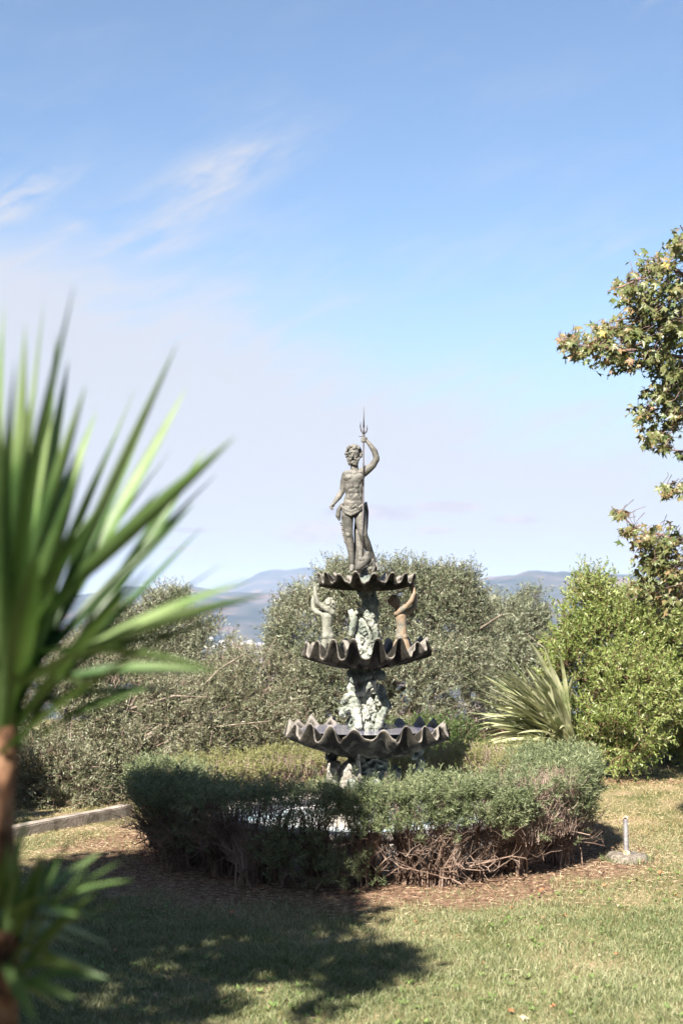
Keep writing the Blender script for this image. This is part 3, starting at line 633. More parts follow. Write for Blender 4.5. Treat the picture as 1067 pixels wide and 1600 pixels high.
figure({'chest': (511.5, 963), 'waist': (511, 979), 'hip': (512.5, 993), 'head': (517, 945), 'face': 1, 'd': -16,
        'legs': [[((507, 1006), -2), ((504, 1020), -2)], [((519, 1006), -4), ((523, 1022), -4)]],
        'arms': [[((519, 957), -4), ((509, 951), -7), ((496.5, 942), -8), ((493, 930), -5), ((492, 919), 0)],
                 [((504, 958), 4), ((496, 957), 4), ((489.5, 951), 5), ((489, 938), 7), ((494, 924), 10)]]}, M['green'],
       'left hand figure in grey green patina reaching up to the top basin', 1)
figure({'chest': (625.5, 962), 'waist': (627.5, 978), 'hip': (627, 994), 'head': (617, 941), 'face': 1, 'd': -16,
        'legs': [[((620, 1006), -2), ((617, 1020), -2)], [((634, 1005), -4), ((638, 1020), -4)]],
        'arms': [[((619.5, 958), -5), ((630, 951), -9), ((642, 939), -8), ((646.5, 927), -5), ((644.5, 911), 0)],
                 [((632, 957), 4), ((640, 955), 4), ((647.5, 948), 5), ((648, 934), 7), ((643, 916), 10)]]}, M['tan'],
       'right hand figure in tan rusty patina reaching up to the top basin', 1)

# ------------------------------------------------------------------ round pool under the fountain
pool = empty('fountain_pool', (HC[0], HC[1], 0), 'round pale pool with a dark coping behind the hedge stems', 'pool')
def ring_mesh(name, prof_, seg=96, closed=True):
    V, F = [], []; n = len(prof_)
    for j in range(seg):
        t = 2*PI*j/seg
        for r, z in prof_: V.append((HC[0]+r*math.sin(t), HC[1]-r*math.cos(t), z))
    for j in range(seg):
        jj = (j+1) % seg
        for i in range(n if closed else n-1): F.append((j*n+i, jj*n+i, jj*n+(i+1) % n, j*n+(i+1) % n))
    return mesh_np(name, V, F, False)
link('pool_wall', ring_mesh('pool_wall', [(.94, -.2), (.94, .20), (.88, .20), (.88, -.2)]), M['pool'], pool)
link('shade_toned_wall', ring_mesh('shade_toned_wall', [(.96, -.2), (.96, .20), (.942, .20), (.942, -.2)]), M['coping'], pool)  # thin dark skin: shade on the pale pool wall put into its colour
link('coping', ring_mesh('coping', [(.98, .203), (.98, .232), (.97, .24), (.86, .24), (.85, .232), (.85, .203)]), M['coping'], pool)
bm = bmesh.new(); bmesh.ops.create_circle(bm, cap_ends=True, segments=72, radius=.90, matrix=Matrix.Translation((HC[0], HC[1], -.05)))
me = bpy.data.meshes.new('pool_floor'); bm.to_mesh(me); bm.free(); link('pool_floor', me, M['pool'], pool)
bm = bmesh.new(); bmesh.ops.create_circle(bm, cap_ends=True, segments=72, radius=.88, matrix=Matrix.Translation((HC[0], HC[1], .15)))
me = bpy.data.meshes.new('pool_water'); bm.to_mesh(me); bm.free()
M['poolwater'] = mat('pool water', [(.30, .46, .55), (.50, .58, .63), (.62, .62, .66)], .08, 3, .08, 14, spec=.6)
link('pool_water', me, M['poolwater'], pool)

# ------------------------------------------------------------------ ring hedge
hedge = empty('ring_hedge', (HC[0], HC[1], 0), 'clipped round hedge with bare woody stems and blue green needle foliage circling the fountain pool', 'hedge')
def topz(th):
    c = math.cos(th); s = math.sin(th)                         # th 0 = facing the camera, positive to the right
    return .575 - .035*c + .035*max(s, 0) - .10*max(0, -c) - .07*max(-s, 0) + .022*(vnoise(np.array([math.sin(th)*4+7]), np.array([math.cos(th)*4.+2]), 2)[0]-.5)*2
def HP(th, r, z): return np.array([HC[0]+math.sin(th)*r, HC[1]-math.cos(th)*r, z])
RO, RI = 1.48, 1.06
rnd = random.Random(12)
stem_list = []
def clump_angles(n):
    out = []
    while len(out) < n:
        th = rnd.uniform(-PI, PI)
        if math.cos(th) < 0 and rnd.random() < .45: continue
        out.append(th)
    return out
plants = [(-PI+2*PI*(i+rnd.uniform(-.3, .3))/34, rnd.uniform(1.18, 1.34)) for i in range(34)]
for th in clump_angles(1500):
    pth, pr = min(plants, key=lambda p: abs((p[0]-th+PI) % (2*PI)-PI)+rnd.uniform(0, .08))
    b0 = HP(pth+rnd.gauss(0, .035), pr+rnd.gauss(0, .05), -.02)
    r1 = rnd.uniform(RI, RO)+(.04 if rnd.random() < .5 else 0); h1 = topz(th)*rnd.uniform(.72, .97)
    if rnd.random() < .22: h1 *= rnd.uniform(.45, .8); r1 = RO+rnd.uniform(-.04, .06)
    e = HP(th, r1, h1)
    pts = []; w = np.array([rnd.gauss(0, .03), rnd.gauss(0, .03), 0]); ph = rnd.uniform(0, 6)
    for i in range(8):
        f = i/7; g_ = f**1.15
        p = b0*(1-g_)+e*g_; p[2] = b0[2]+(e[2]-b0[2])*(f**.8)
        p = p+w*math.sin(f*7+ph)*(.3+f)*.5+np.array([rnd.gauss(0, .008), rnd.gauss(0, .008), rnd.gauss(0, .006)])
        pts.append(p)
    r = rnd.uniform(.0028, .0065)*(1.5 if rnd.random() < .12 else 1)
    stem_list.append((pts, np.linspace(r, r*.35, 8)))
# a few low crawling branches that sprawl out in front
for k in range(120):
    pth, pr = rnd.choice([p for p in plants if math.cos(p[0]) > -.1]); b0 = HP(pth, pr, .02); th = pth+rnd.uniform(-.28, .28)
    e = HP(th, RO+rnd.uniform(-.08, .14), rnd.uniform(.03, .3)); pts = []
    for i in range(8):
        f = i/7; p = b0*(1-f)+e*f; p[2] += math.sin(f*PI)*rnd.uniform(.02, .08); pts.append(p+np.array([rnd.gauss(0, .012), rnd.gauss(0, .012), rnd.gauss(0, .01)]))
    r = rnd.uniform(.004, .008); stem_list.append((pts, np.linspace(r, r*.4, 8)))
def vis(s): p = s[0][4]; return -(p[1]) + s[1][0]*220 - (3 if hedge_r(p[0], p[1]) < 1.36 else 0)
stem_list.sort(key=vis, reverse=True)
for pts, r in stem_list[:280]: link('stem', mesh_np('stem', *tube(pts, r, 5), True), M['stem'], hedge)
rest = join([tube(p, r, 4) for p, r in stem_list[280:]])
# fine side twigs
SP = []; 
for pts, r in stem_list:
    for q in range(5):
        i = rnd.randint(3, 7); p = pts[i]; d = np.array([rnd.gauss(0, 1), rnd.gauss(0, 1), rnd.uniform(.1, 1.6)]); d /= np.linalg.norm(d)
        SP.append((p, p+d*rnd.uniform(.04, .13)))
T0 = np.array([a for a, b in SP]); T1 = np.array([b for a, b in SP]); T1[:, 2] = np.minimum(T1[:, 2], .64)
tw = tubes_many(T0, T1, .0019, .0009, .008)
tag(link('stems', mesh_np('stems', *join([rest, tw]), True), M['stem'], hedge), kind='stuff')
# shoots
def shoots(P0, D, L, nl, ll, lw):
    n = len(P0); D = unit(D); f = np.tile((np.arange(nl)+.5)/nl, n); Pb = np.repeat(P0, nl, 0); Db = np.repeat(D, nl, 0); Lb = np.repeat(L, nl)
    base_ = Pb+Db*(Lb*f)[:, None]; R = RNG.normal(size=Db.shape); side = unit(np.cross(Db, R))
    d = unit(side*(1.15-.35*f[:, None])+Db*(.35+.55*f[:, None]**2)); d[:, 2] += .05
    return leaves(base_, d, ll*(.6+.6*RNG.random(n*nl)), lw, .1)
def hedge_shoots(n, thf, mode):
    P0, D = [], []
    for k in range(n):
        th = thf(); tz = topz(th)
        if mode == 'top':
            r = rnd.uniform(RI-.03, RO+.03); z = tz-rnd.random()**2*.06; d = np.array([rnd.gauss(0, .45), rnd.gauss(0, .45), 1.])
            edge_ = max(0, abs(r-1.34)-.13); z -= edge_*.28
        elif mode == 'side':
            dep = rnd.random()**1.6*(.20 if th > ang(545) else .10); z = tz-.02-dep; r = RO+.02-rnd.random()**1.5*.10+(.02 if dep > .05 else 0); d = np.array([math.sin(th)+rnd.gauss(0, .5), -math.cos(th)+rnd.gauss(0, .5), .75+rnd.gauss(0, .25)])
        elif mode == 'inner':
            dep = rnd.random()**1.4*.2; z = tz-.03-dep; r = RI-.03+rnd.random()*.1; d = np.array([-math.sin(th)+rnd.gauss(0, .5), math.cos(th)+rnd.gauss(0, .5), .9])
        else:
            z = rnd.uniform(.05, tz-.1); r = RO-rnd.random()**1.2*.2; d = np.array([math.sin(th)+rnd.gauss(0, .6), -math.cos(th)+rnd.gauss(0, .6), .6])
        z += (.07*(vnoise(np.array([th*8+r*3]), np.array([r*11.]), 31)[0]-.6) + .05*(vnoise(np.array([th*21]), np.array([r*21.]), 37)[0]-.6)); r += .06*(vnoise(np.array([th*12+5]), np.array([z*12.]), 41)[0]-.5)
        if rnd.random() < .14 and mode != 'inner': z += rnd.uniform(.02, .07); r += rnd.uniform(-.03, .05)
        P0.append(HP(th, r, z)); D.append(d)
    return np.array(P0), np.array(D)
def ang(px): return math.asin(max(-1, min(1, (px-562)/372)))
def patch_ok(th):     # bare, dried patch seen at the right of the front face
    return not (ang(800) < th < ang(893) and rnd.random() < .72)
def ufront():
    while True:
        th = rnd.uniform(-1.9, 1.9)
        if patch_ok(th): return th
sets = [hedge_shoots(2000, ufront, 'top'), hedge_shoots(200, lambda: rnd.uniform(-1.9, ang(540)), 'side'), hedge_shoots(260, lambda: rnd.uniform(-1.9, ang(330)), 'side')]
def uright():
    while True:
        th = rnd.uniform(ang(500), 1.9)
        if patch_ok(th): return th
sets.append(hedge_shoots(1750, uright, 'side'))
low_c = [(ang(p), z, w, zz) for p, z, w, zz in ((215, .40, .06, .07), (250, .3, .05, .07), (300, .22, .05, .07), (440, .22, .07, .1), (480, .28, .06, .1), (510, .16, .07, .1), (545, .12, .06, .06), (600, .2, .015, .03), (640, .3, .012, .03), (690, .26, .012, .03), (820, .22, .035, .035), (905, .35, .08, .12), (925, .42, .1, .12), (560, .45, .02, .05), (760, .40, .05, .06))]
def lowshoots(n):
    P0, D = [], []
    wts = [w*zz for _, _, w, zz in low_c]
    for k in range(n):
        th, z, w, zz = rnd.choices(low_c, wts)[0]; th = th+rnd.gauss(0, w*.8); z = min(max(z+rnd.gauss(0, zz*.8), .02), topz(th)-.03)
        P0.append(HP(th, RO+.02-rnd.random()**1.3*.14, z)); D.append([math.sin(th)+rnd.gauss(0, .6), -math.cos(th)+rnd.gauss(0, .6), .5+rnd.gauss(0, .3)])
    return np.array(P0), np.array(D)
sets.append(lowshoots(560))
P0 = np.vstack([a for a, b in sets]); D = np.vstack([b for a, b in sets])
fo = shoots(P0, D, .05+RNG.random(len(P0))*.045, 26, .031, .0046)
tag(link('foliage', mesh_np('foliage', *fo), M['hedge'], hedge), kind='stuff')
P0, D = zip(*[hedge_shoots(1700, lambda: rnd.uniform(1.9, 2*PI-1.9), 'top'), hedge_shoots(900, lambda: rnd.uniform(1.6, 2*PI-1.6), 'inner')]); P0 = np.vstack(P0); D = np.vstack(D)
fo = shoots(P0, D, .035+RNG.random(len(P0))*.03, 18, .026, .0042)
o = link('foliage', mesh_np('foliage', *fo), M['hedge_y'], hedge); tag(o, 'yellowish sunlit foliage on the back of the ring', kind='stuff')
# dried twiggy growth: back inner face and the bare patch
T0, T1 = [], []
def dryt(n, thf, rlo, rhi, zlo):
    for k in range(n):
        th = thf(); z = rnd.uniform(zlo, 1)*topz(th)-.05; r = rnd.uniform(rlo, rhi); p = HP(th, r, z); T0.append(p)
        T1.append(p+np.array([rnd.gauss(0, .03), rnd.gauss(0, .03), rnd.uniform(.05, .12)]))
dryt(5200, lambda: rnd.uniform(1.7, 2*PI-1.7), RI-.04, RI+.25, .2)
dryt(2300, lambda: rnd.uniform(ang(795), ang(898)), RO-.16, RO+.03, .45)
dryt(1500, lambda: rnd.uniform(-1.5, 1.5), RI-.03, RI+.2, .4)
T0 = np.array(T0); T1 = np.array(T1); T1[:, 2] = np.minimum(T1[:, 2], .62)
tag(link('dry_twigs', mesh_np('dry_twigs', *tubes_many(T0, T1, .0022, .001, .006), True), M['dry'], hedge), kind='stuff')

# ------------------------------------------------------------------ trees and shrubs
def crown_points(ells, n, shell=.55, zmin=None):
    """points and outward directions spread through a union of ellipsoids, denser near the surface"""
    wt = np.array([e[1][0]*e[1][1]*e[1][2] for e in ells])**.7; wt = wt/wt.sum()
    idx = RNG.choice(len(ells), n, p=wt); C = np.array([e[0] for e in ells])[idx]; R = np.array([e[1] for e in ells])[idx]
    u = unit(RNG.normal(size=(n, 3))); f = (shell+(1-shell)*RNG.random(n))[:, None]
    f = np.where(RNG.random((n, 1)) < .15, f+.12*RNG.random((n, 1)), f)
    P = C+u*R*f; return P, unit(u*.9/np.sqrt(R))
def leafy(name, root, ells, ntw, nlf, tl, ll, lw, leafm, twigm, up=.5, shell=.5, gaps=.45, gs=3., zlo=0, seed=0, droop=0):
    P, D = crown_points(ells, ntw, shell)
    n1 = vnoise(P[:, 0]*gs+P[:, 2]*gs*.7, P[:, 1]*gs-P[:, 2]*gs*.6, seed)*.6+vnoise(P[:, 0]*gs*2.3-P[:, 2]*gs*1.9, P[:, 2]*gs*2+P[:, 1]*gs, seed+5)*.4
    k = (n1 > gaps*.72) & (P[:, 2] > zlo); P, D = P[k], D[k]; n = len(P)
    D = unit(D+np.array([0, 0, up])+RNG.normal(size=(n, 3))*.55)
    L = tl*(.5+RNG.random(n)); E_ = P+D*L[:, None]; E_[:, 2] -= droop*L
    tw = tubes_many(P-D*L[:, None]*.3, E_, .0022, .0010, tl*.06)
    tag(link('twigs', mesh_np('twigs', *tw, True), twigm, root), kind='stuff')
    f = np.tile((np.arange(nlf)+.7)/nlf, n); Pb = np.repeat(P, nlf, 0); Eb = np.repeat(E_, nlf, 0); Db = np.repeat(D, nlf, 0)
    base_ = Pb+(Eb-Pb)*f[:, None]; side = unit(np.cross(Db, RNG.normal(size=Db.shape)))
    d = unit(side+Db*.75); lv = leaves(base_, d, ll*(.65+.6*RNG.random(len(d))), lw*(.7+.5*RNG.random(len(d))), .12)
    tag(link('crown', mesh_np('crown', *lv), leafm, root), kind='stuff')
def trunk(root, base_, tops, r, m=None, name='trunk'):
    parts = []; b = np.array(base_, float)
    for t in tops:
        t = np.array(t, float); pts = [b+(t-b)*f+np.array([math.sin(f*5+t[0])*.04*r*10, math.cos(f*4+t[1])*.04*r*10, 0])*f*(1-f)*2 for f in np.linspace(0, 1, 9)]
        parts.append(tube(pts, np.linspace(r, r*.25, 9), 8))
        for q in range(5):
            i = random.randint(4, 8); p = np.array(pts[i]); e = p+RNG.normal(size=3)*.35*np.array([1, 1, .6])+np.array([0, 0, .25]); parts.append(tube([p, (p+e)/2+RNG.normal(size=3)*.03, e], [r*.3, r*.2, r*.08], 5))
    link(name, mesh_np(name, *join(parts), True), m or M['bark'], root)
def EL_(px, py, Y, rx, rz, ry=None):
    c = at(px, py, Y); k = Y/FPX; return ((c.x, c.y, c.z), (rx*k, (ry if ry else rx)*k, rz*k))
# centre olive behind the fountain
o1 = empty('olive_tree', (.35, 14.0, 0), 'broad silvery olive tree directly behind the fountain statue', 'tree')
ells = [EL_(585, 975, 13.9, 105, 95, 90), EL_(480, 1010, 13.7, 62, 85, 60), EL_(690, 985, 13.9, 80, 90, 80), EL_(640, 930, 14.0, 90, 50, 70), EL_(545, 920, 14.0, 50, 45, 50), EL_(520, 1090, 13.4, 90, 90, 60), EL_(640, 1080, 13.2, 100, 85, 60), EL_(720, 1080, 13.4, 45, 85, 50), EL_(715, 925, 13.9, 42, 36, 40), EL_(470, 960, 13.9, 40, 36, 40)]
leafy('crown', o1, ells, 17000, 13, .14, .037, .0092, M['olive'], M['twig'], seed=3, gaps=.5)
trunk(o1, (.35, 14, -.1), [(.3, 14, 1.3), (-.4, 13.9, 1.1), (1., 13.9, 1.2), (.6, 14.1, 1.35)], .09)
# right, further olive, blurred and paler
o2 = empty('olive_tree', (2.0, 18.5, -.3), 'smaller grey olive tree between the large olive and the bright shrub', 'tree')
ells = [EL_(805, 1000, 18.5, 58, 62, 60), EL_(780, 970, 18.5, 24, 34, 24), EL_(828, 960, 18.5, 24, 36, 24), EL_(800, 1070, 18.2, 70, 70, 50), EL_(760, 1010, 18.8, 40, 60, 40)]
leafy('crown', o2, ells, 5600, 10, .17, .055, .012, M['olive'], M['twig'], seed=9, gaps=.5, zlo=-1)
trunk(o2, (2.0, 18.5, -.9), [(2.1, 18.5, .7), (2.5, 18.4, .7), (1.8, 18.6, .7)], .08)
# left olive (its top stands against the hills)
o3 = empty('olive_tree', (-1.75, 14.6, -.2), 'silvery olive tree whose pointed top stands against the hills at the left', 'tree')
ells = [EL_(265, 990, 14.6, 60, 58, 60), EL_(268, 945, 14.6, 28, 26, 30), EL_(190, 1000, 14.6, 55, 50, 50), EL_(330, 1020, 14.4, 55, 52, 50), EL_(150, 1040, 14.4, 60, 60, 50), EL_(250, 1070, 14.2, 110, 60, 60)]
leafy('crown', o3, ells, 8500, 12, .15, .037, .009, M['olive'], M['twig'], seed=12, gaps=.5, zlo=-.5)
trunk(o3, (-1.75, 14.6, -.5), [(-1.75, 14.6, 1.0), (-2.3, 14.5, .8), (-1.3, 14.4, .7)], .08)
# thicket running down the left side of the lawn
o4 = empty('thicket', (-2.3, 12.4, 0), 'dense dusty thicket of fine leafy scrub behind the timber edging', 'shrub')
ells = [EL_(60, 1060, 12.6, 100, 70, 80), EL_(160, 1080, 12.8, 90, 60, 60), EL_(90, 1140, 12.3, 120, 110, 80), EL_(230, 1150, 12.6, 120, 100, 70), EL_(60, 1230, 11.6, 110, 85, 60), EL_(180, 1215, 12.2, 120, 80, 60), EL_(330, 1130, 13.0, 110, 85, 60), EL_(420, 1110, 13.3, 80, 80, 60), EL_(300, 1200, 12.9, 110, 60, 50), EL_(390, 1060, 13.4, 60, 50, 50), EL_(-60, 1120, 12, 130, 140, 90), EL_(-200, 1120, 12, 130, 160, 90), EL_(430, 1150, 13.0, 70, 50, 50)]
leafy('crown', o4, ells, 25000, 11, .11, .034, .0085, M['olive_dry'], M['twig'], seed=15, gaps=.42, up=.3, shell=.6)
n = 1300; P, D = crown_points(ells, n, .85); D = unit(D+np.array([0, 0, .6])+RNG.normal(size=(n, 3))*.8)
tag(link('bare_twigs', mesh_np('bare_twigs', *tubes_many(P, P+D*(.08+RNG.random(n)*.16)[:, None], .0028, .0013, .02), True), M['dry'], o4), kind='stuff')
trunk(o4, (-2.3, 12.4, -.1), [(-2.4, 12.4, 1.), (-1.8, 12.6, .8), (-1.2, 12.9, .9), (-2.9, 12.2, .9)], .05)
# bright shrub on the right
o5 = empty('bright_shrub', (2.75, 13.6, 0), 'tall rounded bright green leafy shrub at the right edge of the lawn', 'shrub')
ells = [EL_(960, 1010, 13.7, 88, 80, 80), EL_(905, 1070, 13.4, 52, 95, 55), EL_(985, 1100, 13.2, 80, 88, 70), EL_(1010, 970, 13.7, 60, 55, 60), EL_(925, 960, 13.7, 40, 48, 40), EL_(965, 1150, 13.0, 55, 52, 50), EL_(1070, 1030, 13.9, 80, 90, 70), EL_(880, 1000, 13.6, 26, 50, 30), EL_(1090, 1110, 14.1, 70, 80, 60), EL_(925, 915, 13.7, 22, 22, 22)]
leafy('crown', o5, ells, 9500, 12, .13, .046, .0135, M['shrub'], M['shrub_twig'], seed=22, gaps=.5, up=.7, shell=.55)
# a few whippy shoots above its top
Pn, Dn = [], []
for (x0, y0, x1, y1) in ((925, 915, 903, 868), (958, 925, 957, 885), (984, 925, 985, 880), (1000, 930, 1003, 895), (872, 960, 858, 935), (890, 1020, 868, 985)):
    for f in np.linspace(0, 1, 22):
        Pn.append(list(at(x0+(x1-x0)*f, y0+(y1-y0)*f, 13.7))); a = RNG.random()*6.28; Dn.append([math.cos(a)*.8, math.sin(a)*.8, .9])
tag(link('shoots', mesh_np('shoots', *leaves(np.array(Pn), np.array(Dn), .05, .014, .12)), M['shrub'], o5), kind='stuff')
trunk(o5, (2.75, 13.7, -.05), [(2.8, 13.7, 1.1), (2.4, 13.6, .9), (3.2, 13.7, 1.1), (2.6, 13.5, .8)], .045)
# darker shrub beyond the right edge
o6 = empty('dark_shrub', (3.9, 14.6, 0), 'dark green shrub in shade at the right edge behind the bright shrub', 'shrub')
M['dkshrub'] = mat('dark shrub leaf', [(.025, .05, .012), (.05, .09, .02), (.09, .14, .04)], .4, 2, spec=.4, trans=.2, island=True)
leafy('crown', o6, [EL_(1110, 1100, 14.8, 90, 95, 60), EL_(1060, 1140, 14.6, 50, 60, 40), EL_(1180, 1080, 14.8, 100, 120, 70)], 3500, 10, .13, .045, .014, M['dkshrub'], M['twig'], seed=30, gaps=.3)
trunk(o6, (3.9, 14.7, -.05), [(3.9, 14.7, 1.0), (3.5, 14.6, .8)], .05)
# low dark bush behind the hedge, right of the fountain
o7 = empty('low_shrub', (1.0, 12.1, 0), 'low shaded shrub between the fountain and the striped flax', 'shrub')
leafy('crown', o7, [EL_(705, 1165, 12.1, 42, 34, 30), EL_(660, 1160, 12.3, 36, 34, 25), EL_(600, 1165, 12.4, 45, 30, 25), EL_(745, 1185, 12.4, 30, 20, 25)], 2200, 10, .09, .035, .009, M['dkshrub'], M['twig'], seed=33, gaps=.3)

# ------------------------------------------------------------------ striped flax
def strap(P0, tip, wid, sag, nseg=9, fold=.22, twist=0, side=None):
    P0 = Vector(P0); tip = Vector(tip); d = tip-P0; sdv = side if side else d.cross(Vector((0, 0, 1))); sdv = sdv.normalized()
    V = []; 
    for i in range(nseg+1):
        f = i/nseg; c = P0+d*f+Vector((0, 0, sag*4*f*(1-f)))
        w = wid*(.55+.9*f if f < .35 else .865+.135*min(1, (f-.35)/.1) if f < .5 else 1)*(1 if f < .5 else max(.02, 1-((f-.5)/.5)**1.7))
        t = (P0+d*min(1, f+.05)+Vector((0, 0, sag*4*min(1, f+.05)*(1-min(1, f+.05))))-c).normalized() if f < 1 else d.normalized()
        s2 = (Matrix.Rotation(twist*f, 3, t) @ sdv); s2 = (s2-t*s2.dot(t)).normalized(); n_ = s2.cross(t)
        V += [c-s2*w*.5+n_*w*fold, c-s2*w*.16+n_*w*fold*.2, c+s2*w*.16+n_*w*fold*.2, c+s2*w*.5+n_*w*fold]
    F = [(i*4+j, i*4+j+1, i*4+j+5, i*4+j+4) for i in range(nseg) for j in range(3)]
    return V, F
def strap_obj(parent, m, *a, **k):
    V, F = strap(*a, **k); V = np.array([list(v) for v in V]); return link('leaf', mesh_np('leaf', V, F, True), m, parent)
fb = at(893, 1178, 13.0)
flax = empty('flax_plant', (fb.x, 13.0, 0), 'spiky flax with long pale striped sword leaves leaning left of the bright shrub', 'plant')
M['flax2'] = mat('pale flax leaf', [(.30, .32, .17), (.42, .43, .26), (.50, .49, .33)], .38, 6, spec=.5, trans=.2)
rnd = random.Random(5)
tips = [(817, 992), (778, 1006), (762, 1044), (747, 1052), (738, 1060), (780, 1050), (800, 1025), (735, 1088), (728, 1113), (750, 1120), (745, 1140), (748, 1158), (765, 1178), (755, 1100), (790, 1075), (805, 1045), (840, 1060), (812, 1018), (850, 1010), (862, 1040), (900, 1045), (870, 1010), (770, 1130), (780, 1150), (790, 1172), (810, 1178), (760, 1072), (785, 1035)]
allt = [(t, -.5) for t in tips]+[((rnd.uniform(738, 880), rnd.uniform(1040, 1180)), rnd.uniform(-.9, .7)) for _ in range(190)]
for (tx, ty), dd in allt:
    b0 = at(893+rnd.uniform(-22, 14), 1172+rnd.uniform(-4, 6), 13.0+rnd.uniform(-.12, .12)); b0.z = max(b0.z, .02)
    if tx > 840: b0.x += rnd.uniform(-.03, .05)
    tp = at(tx, ty, 13.0+dd*rnd.uniform(.4, 1)); L_ = (tp-b0).length
    strap_obj(flax, M['flax'] if rnd.random() < .6 else M['flax2'], b0, tp, rnd.uniform(.034, .056), L_*rnd.uniform(.02, .14), twist=rnd.uniform(-.8, .8))

# ------------------------------------------------------------------ garden statue on brick pier by the flax
gp = at(757, 1160, 13.9)
pier = empty('brick_pier', (gp.x, 13.9, 0), 'low brick pier with a stone cap half hidden behind the flax', 'pier')
zt = at(757, 1128, 13.8).z
x0, x1, y0_, y1_ = gp.x-.15, gp.x+.19, 13.75, 14.1
def box(x0, x1, y0, y1, z0, z1, bev=.004):
    bm = bmesh.new(); bmesh.ops.create_cube(bm, size=1, matrix=Matrix.Translation(((x0+x1)/2, (y0+y1)/2, (z0+z1)/2)) @ Matrix.Diagonal((x1-x0, y1-y0, z1-z0, 1)))
    if bev: bmesh.ops.bevel(bm, geom=bm.edges[:], offset=bev, segments=2, affect='EDGES')
    return bm
def bmobj(name, bm, m, parent=None, smooth=False):
    me = bpy.data.meshes.new(name); bm.to_mesh(me); bm.free()
    if smooth:
        for p in me.polygons: p.use_smooth = True
    return link(name, me, m, parent)
bmobj('mortar_core', box(x0+.01, x1-.01, y0_+.01, y1_-.01, -.05, zt-.03), M['mortar'], pier)
ch = (zt-.035)/6
for r in range(6):
    for j in range(2):
        a = x0+(x1-x0)*j/2+(0 if r % 2 else .0); bw = (x1-x0)/2
        bmobj('brick', box(a+.004, a+bw-.004, y0_, y0_+.1, r*ch+.005, (r+1)*ch-.004, .003), M['brick'], pier)
        bmobj('brick', box(a+.004, a+bw-.004, y1_-.1, y1_, r*ch+.005, (r+1)*ch-.004, .003), M['brick'], pier)
bmobj('cap', box(x0-.02, x1+.02, y0_-.02, y1_+.02, zt-.028, zt, .006), M['concrete'], pier)
gs = empty('garden_statue', (gp.x-.08, 13.85, zt), 'small pale pinkish stone bust of a child on the brick pier beside the flax', 'statue')
Q = lambda px, py, d=0: at(px, py, 13.85+d*13.85/FPX); q_ = 13.85/FPX
B = Blob(); B.limb([Q(748, 1127), Q(744, 1112), Q(738, 1103)], [15*q_, 15*q_, 9*q_]); B.ball(Q(740, 1106), (14*q_, 9*q_, 9*q_)); B.limb([Q(737, 1102), Q(729, 1090)], [6*q_, 5*q_])
B.ball(Q(728, 1083), (8.5*q_, 8*q_, 9.5*q_)); B.ball(Q(724, 1087, -4), 4.5*q_); B.limb([Q(722, 1082, -7), Q(720.5, 1086, -8)], [1*q_, 1.8*q_], 1)
for sg in (-1, 1): B.ball(Q(724+sg*3, 1080, -7), 1.5*q_, sub=1)
B.limb([Q(751, 1108), Q(757, 1118, -4), Q(748, 1126, -10)], [6*q_, 5*q_, 4*q_])
gb = B.build('bust', M['stone'], gs, .006, 2)
B = Blob()
for k in range(40):
    a = rnd.uniform(0, 6.28); e = rnd.uniform(0, 1.5); B.ball(Q(729, 1082, 1)+Vector((math.sin(a)*math.cos(e)*8.5, abs(math.cos(a))*math.cos(e)*6, math.sin(e)*9.5))*q_, 2.4*q_, sub=1)
B.build('hair', M['stone'], gb, .006, 1)
# small urn-like foot is part of the bust
# ------------------------------------------------------------------ maple reaching in from the right
maple = empty('maple_tree', (3.4, 8.25, 0), 'maple tree with green and reddish autumn leaves reaching in from the right', 'tree')
MY = 8.0
def maple_mesh(var):
    pts = []; 
    lob = [(0, 1.0), (1, .9), (-1, .9), (2.05, .62), (-2.05, .62)]
    angs = sorted([(a*.85+var*.02, r) for a, r in lob]); out = []
    out.append((PI, .12))
    for k, (a, r) in enumerate(angs):
        if k: out.append(((a+angs[k-1][0])/2, .34*(1+.1*var)))
        out.append((a-.20, r*.62)); out.append((a-.09, r*.70)); out.append((a, r)); out.append((a+.09, r*.70)); out.append((a+.20, r*.62))
    out = out[1:]; V = [(0, -.0, 0)]+[(math.sin(a)*r*.5, math.cos(a)*r*.5, .10*abs(math.sin(a))*r+.07*math.cos(a*3+var)-.10*r*r) for a, r in out]+[(0, -.08, 0)]
    n = len(V); F = [(0, i, i+1) for i in range(1, n-1)]+[(0, n-1, 1)]
    return np.array(V), np.array(F)
mv = [maple_mesh(v) for v in range(4)]
# limbs drawn as polylines: photo pixel + depth offset
limbs = [([(1300, 760, .4), (1180, 640, .2), (1080, 560, 0), (1000, 545, -.2), (930, 540, -.3), (876, 538, -.35)], .022),
         ([(1300, 760, .4), (1200, 560, .3), (1110, 450, .1), (1050, 420, 0), (985, 440, -.1), (948, 455, -.1)], .024),
         ([(1180, 640, .2), (1110, 590, .3), (1040, 600, .2), (1010, 640, .1), (1000, 672, 0)], .014),
         ([(1200, 560, .3), (1130, 430, .5), (1090, 380, .4), (1062, 352, .3)], .018),
         ([(1300, 830, .2), (1190, 720, .0), (1110, 700, -.1), (1060, 705, -.1), (1022, 700, -.1)], .014),
         ([(1300, 830, .2), (1180, 770, .1), (1100, 765, 0), (1035, 768, 0)], .012),
         ([(1300, 900, .3), (1180, 850, .1), (1080, 840, 0), (1000, 835, -.1), (960, 805, -.1)], .016),
         ([(1300, 900, .3), (1180, 880, .3), (1100, 890, .1), (1030, 880, 0), (1000, 870, 0)], .014),
         ([(1180, 880, .3), (1110, 930, .2), (1050, 930, .1), (1000, 935, 0), (978, 930, 0)], .012),
         ([(1110, 450, .1), (1060, 490, -.1), (1010, 490, -.2), (950, 505, -.2)], .012)]
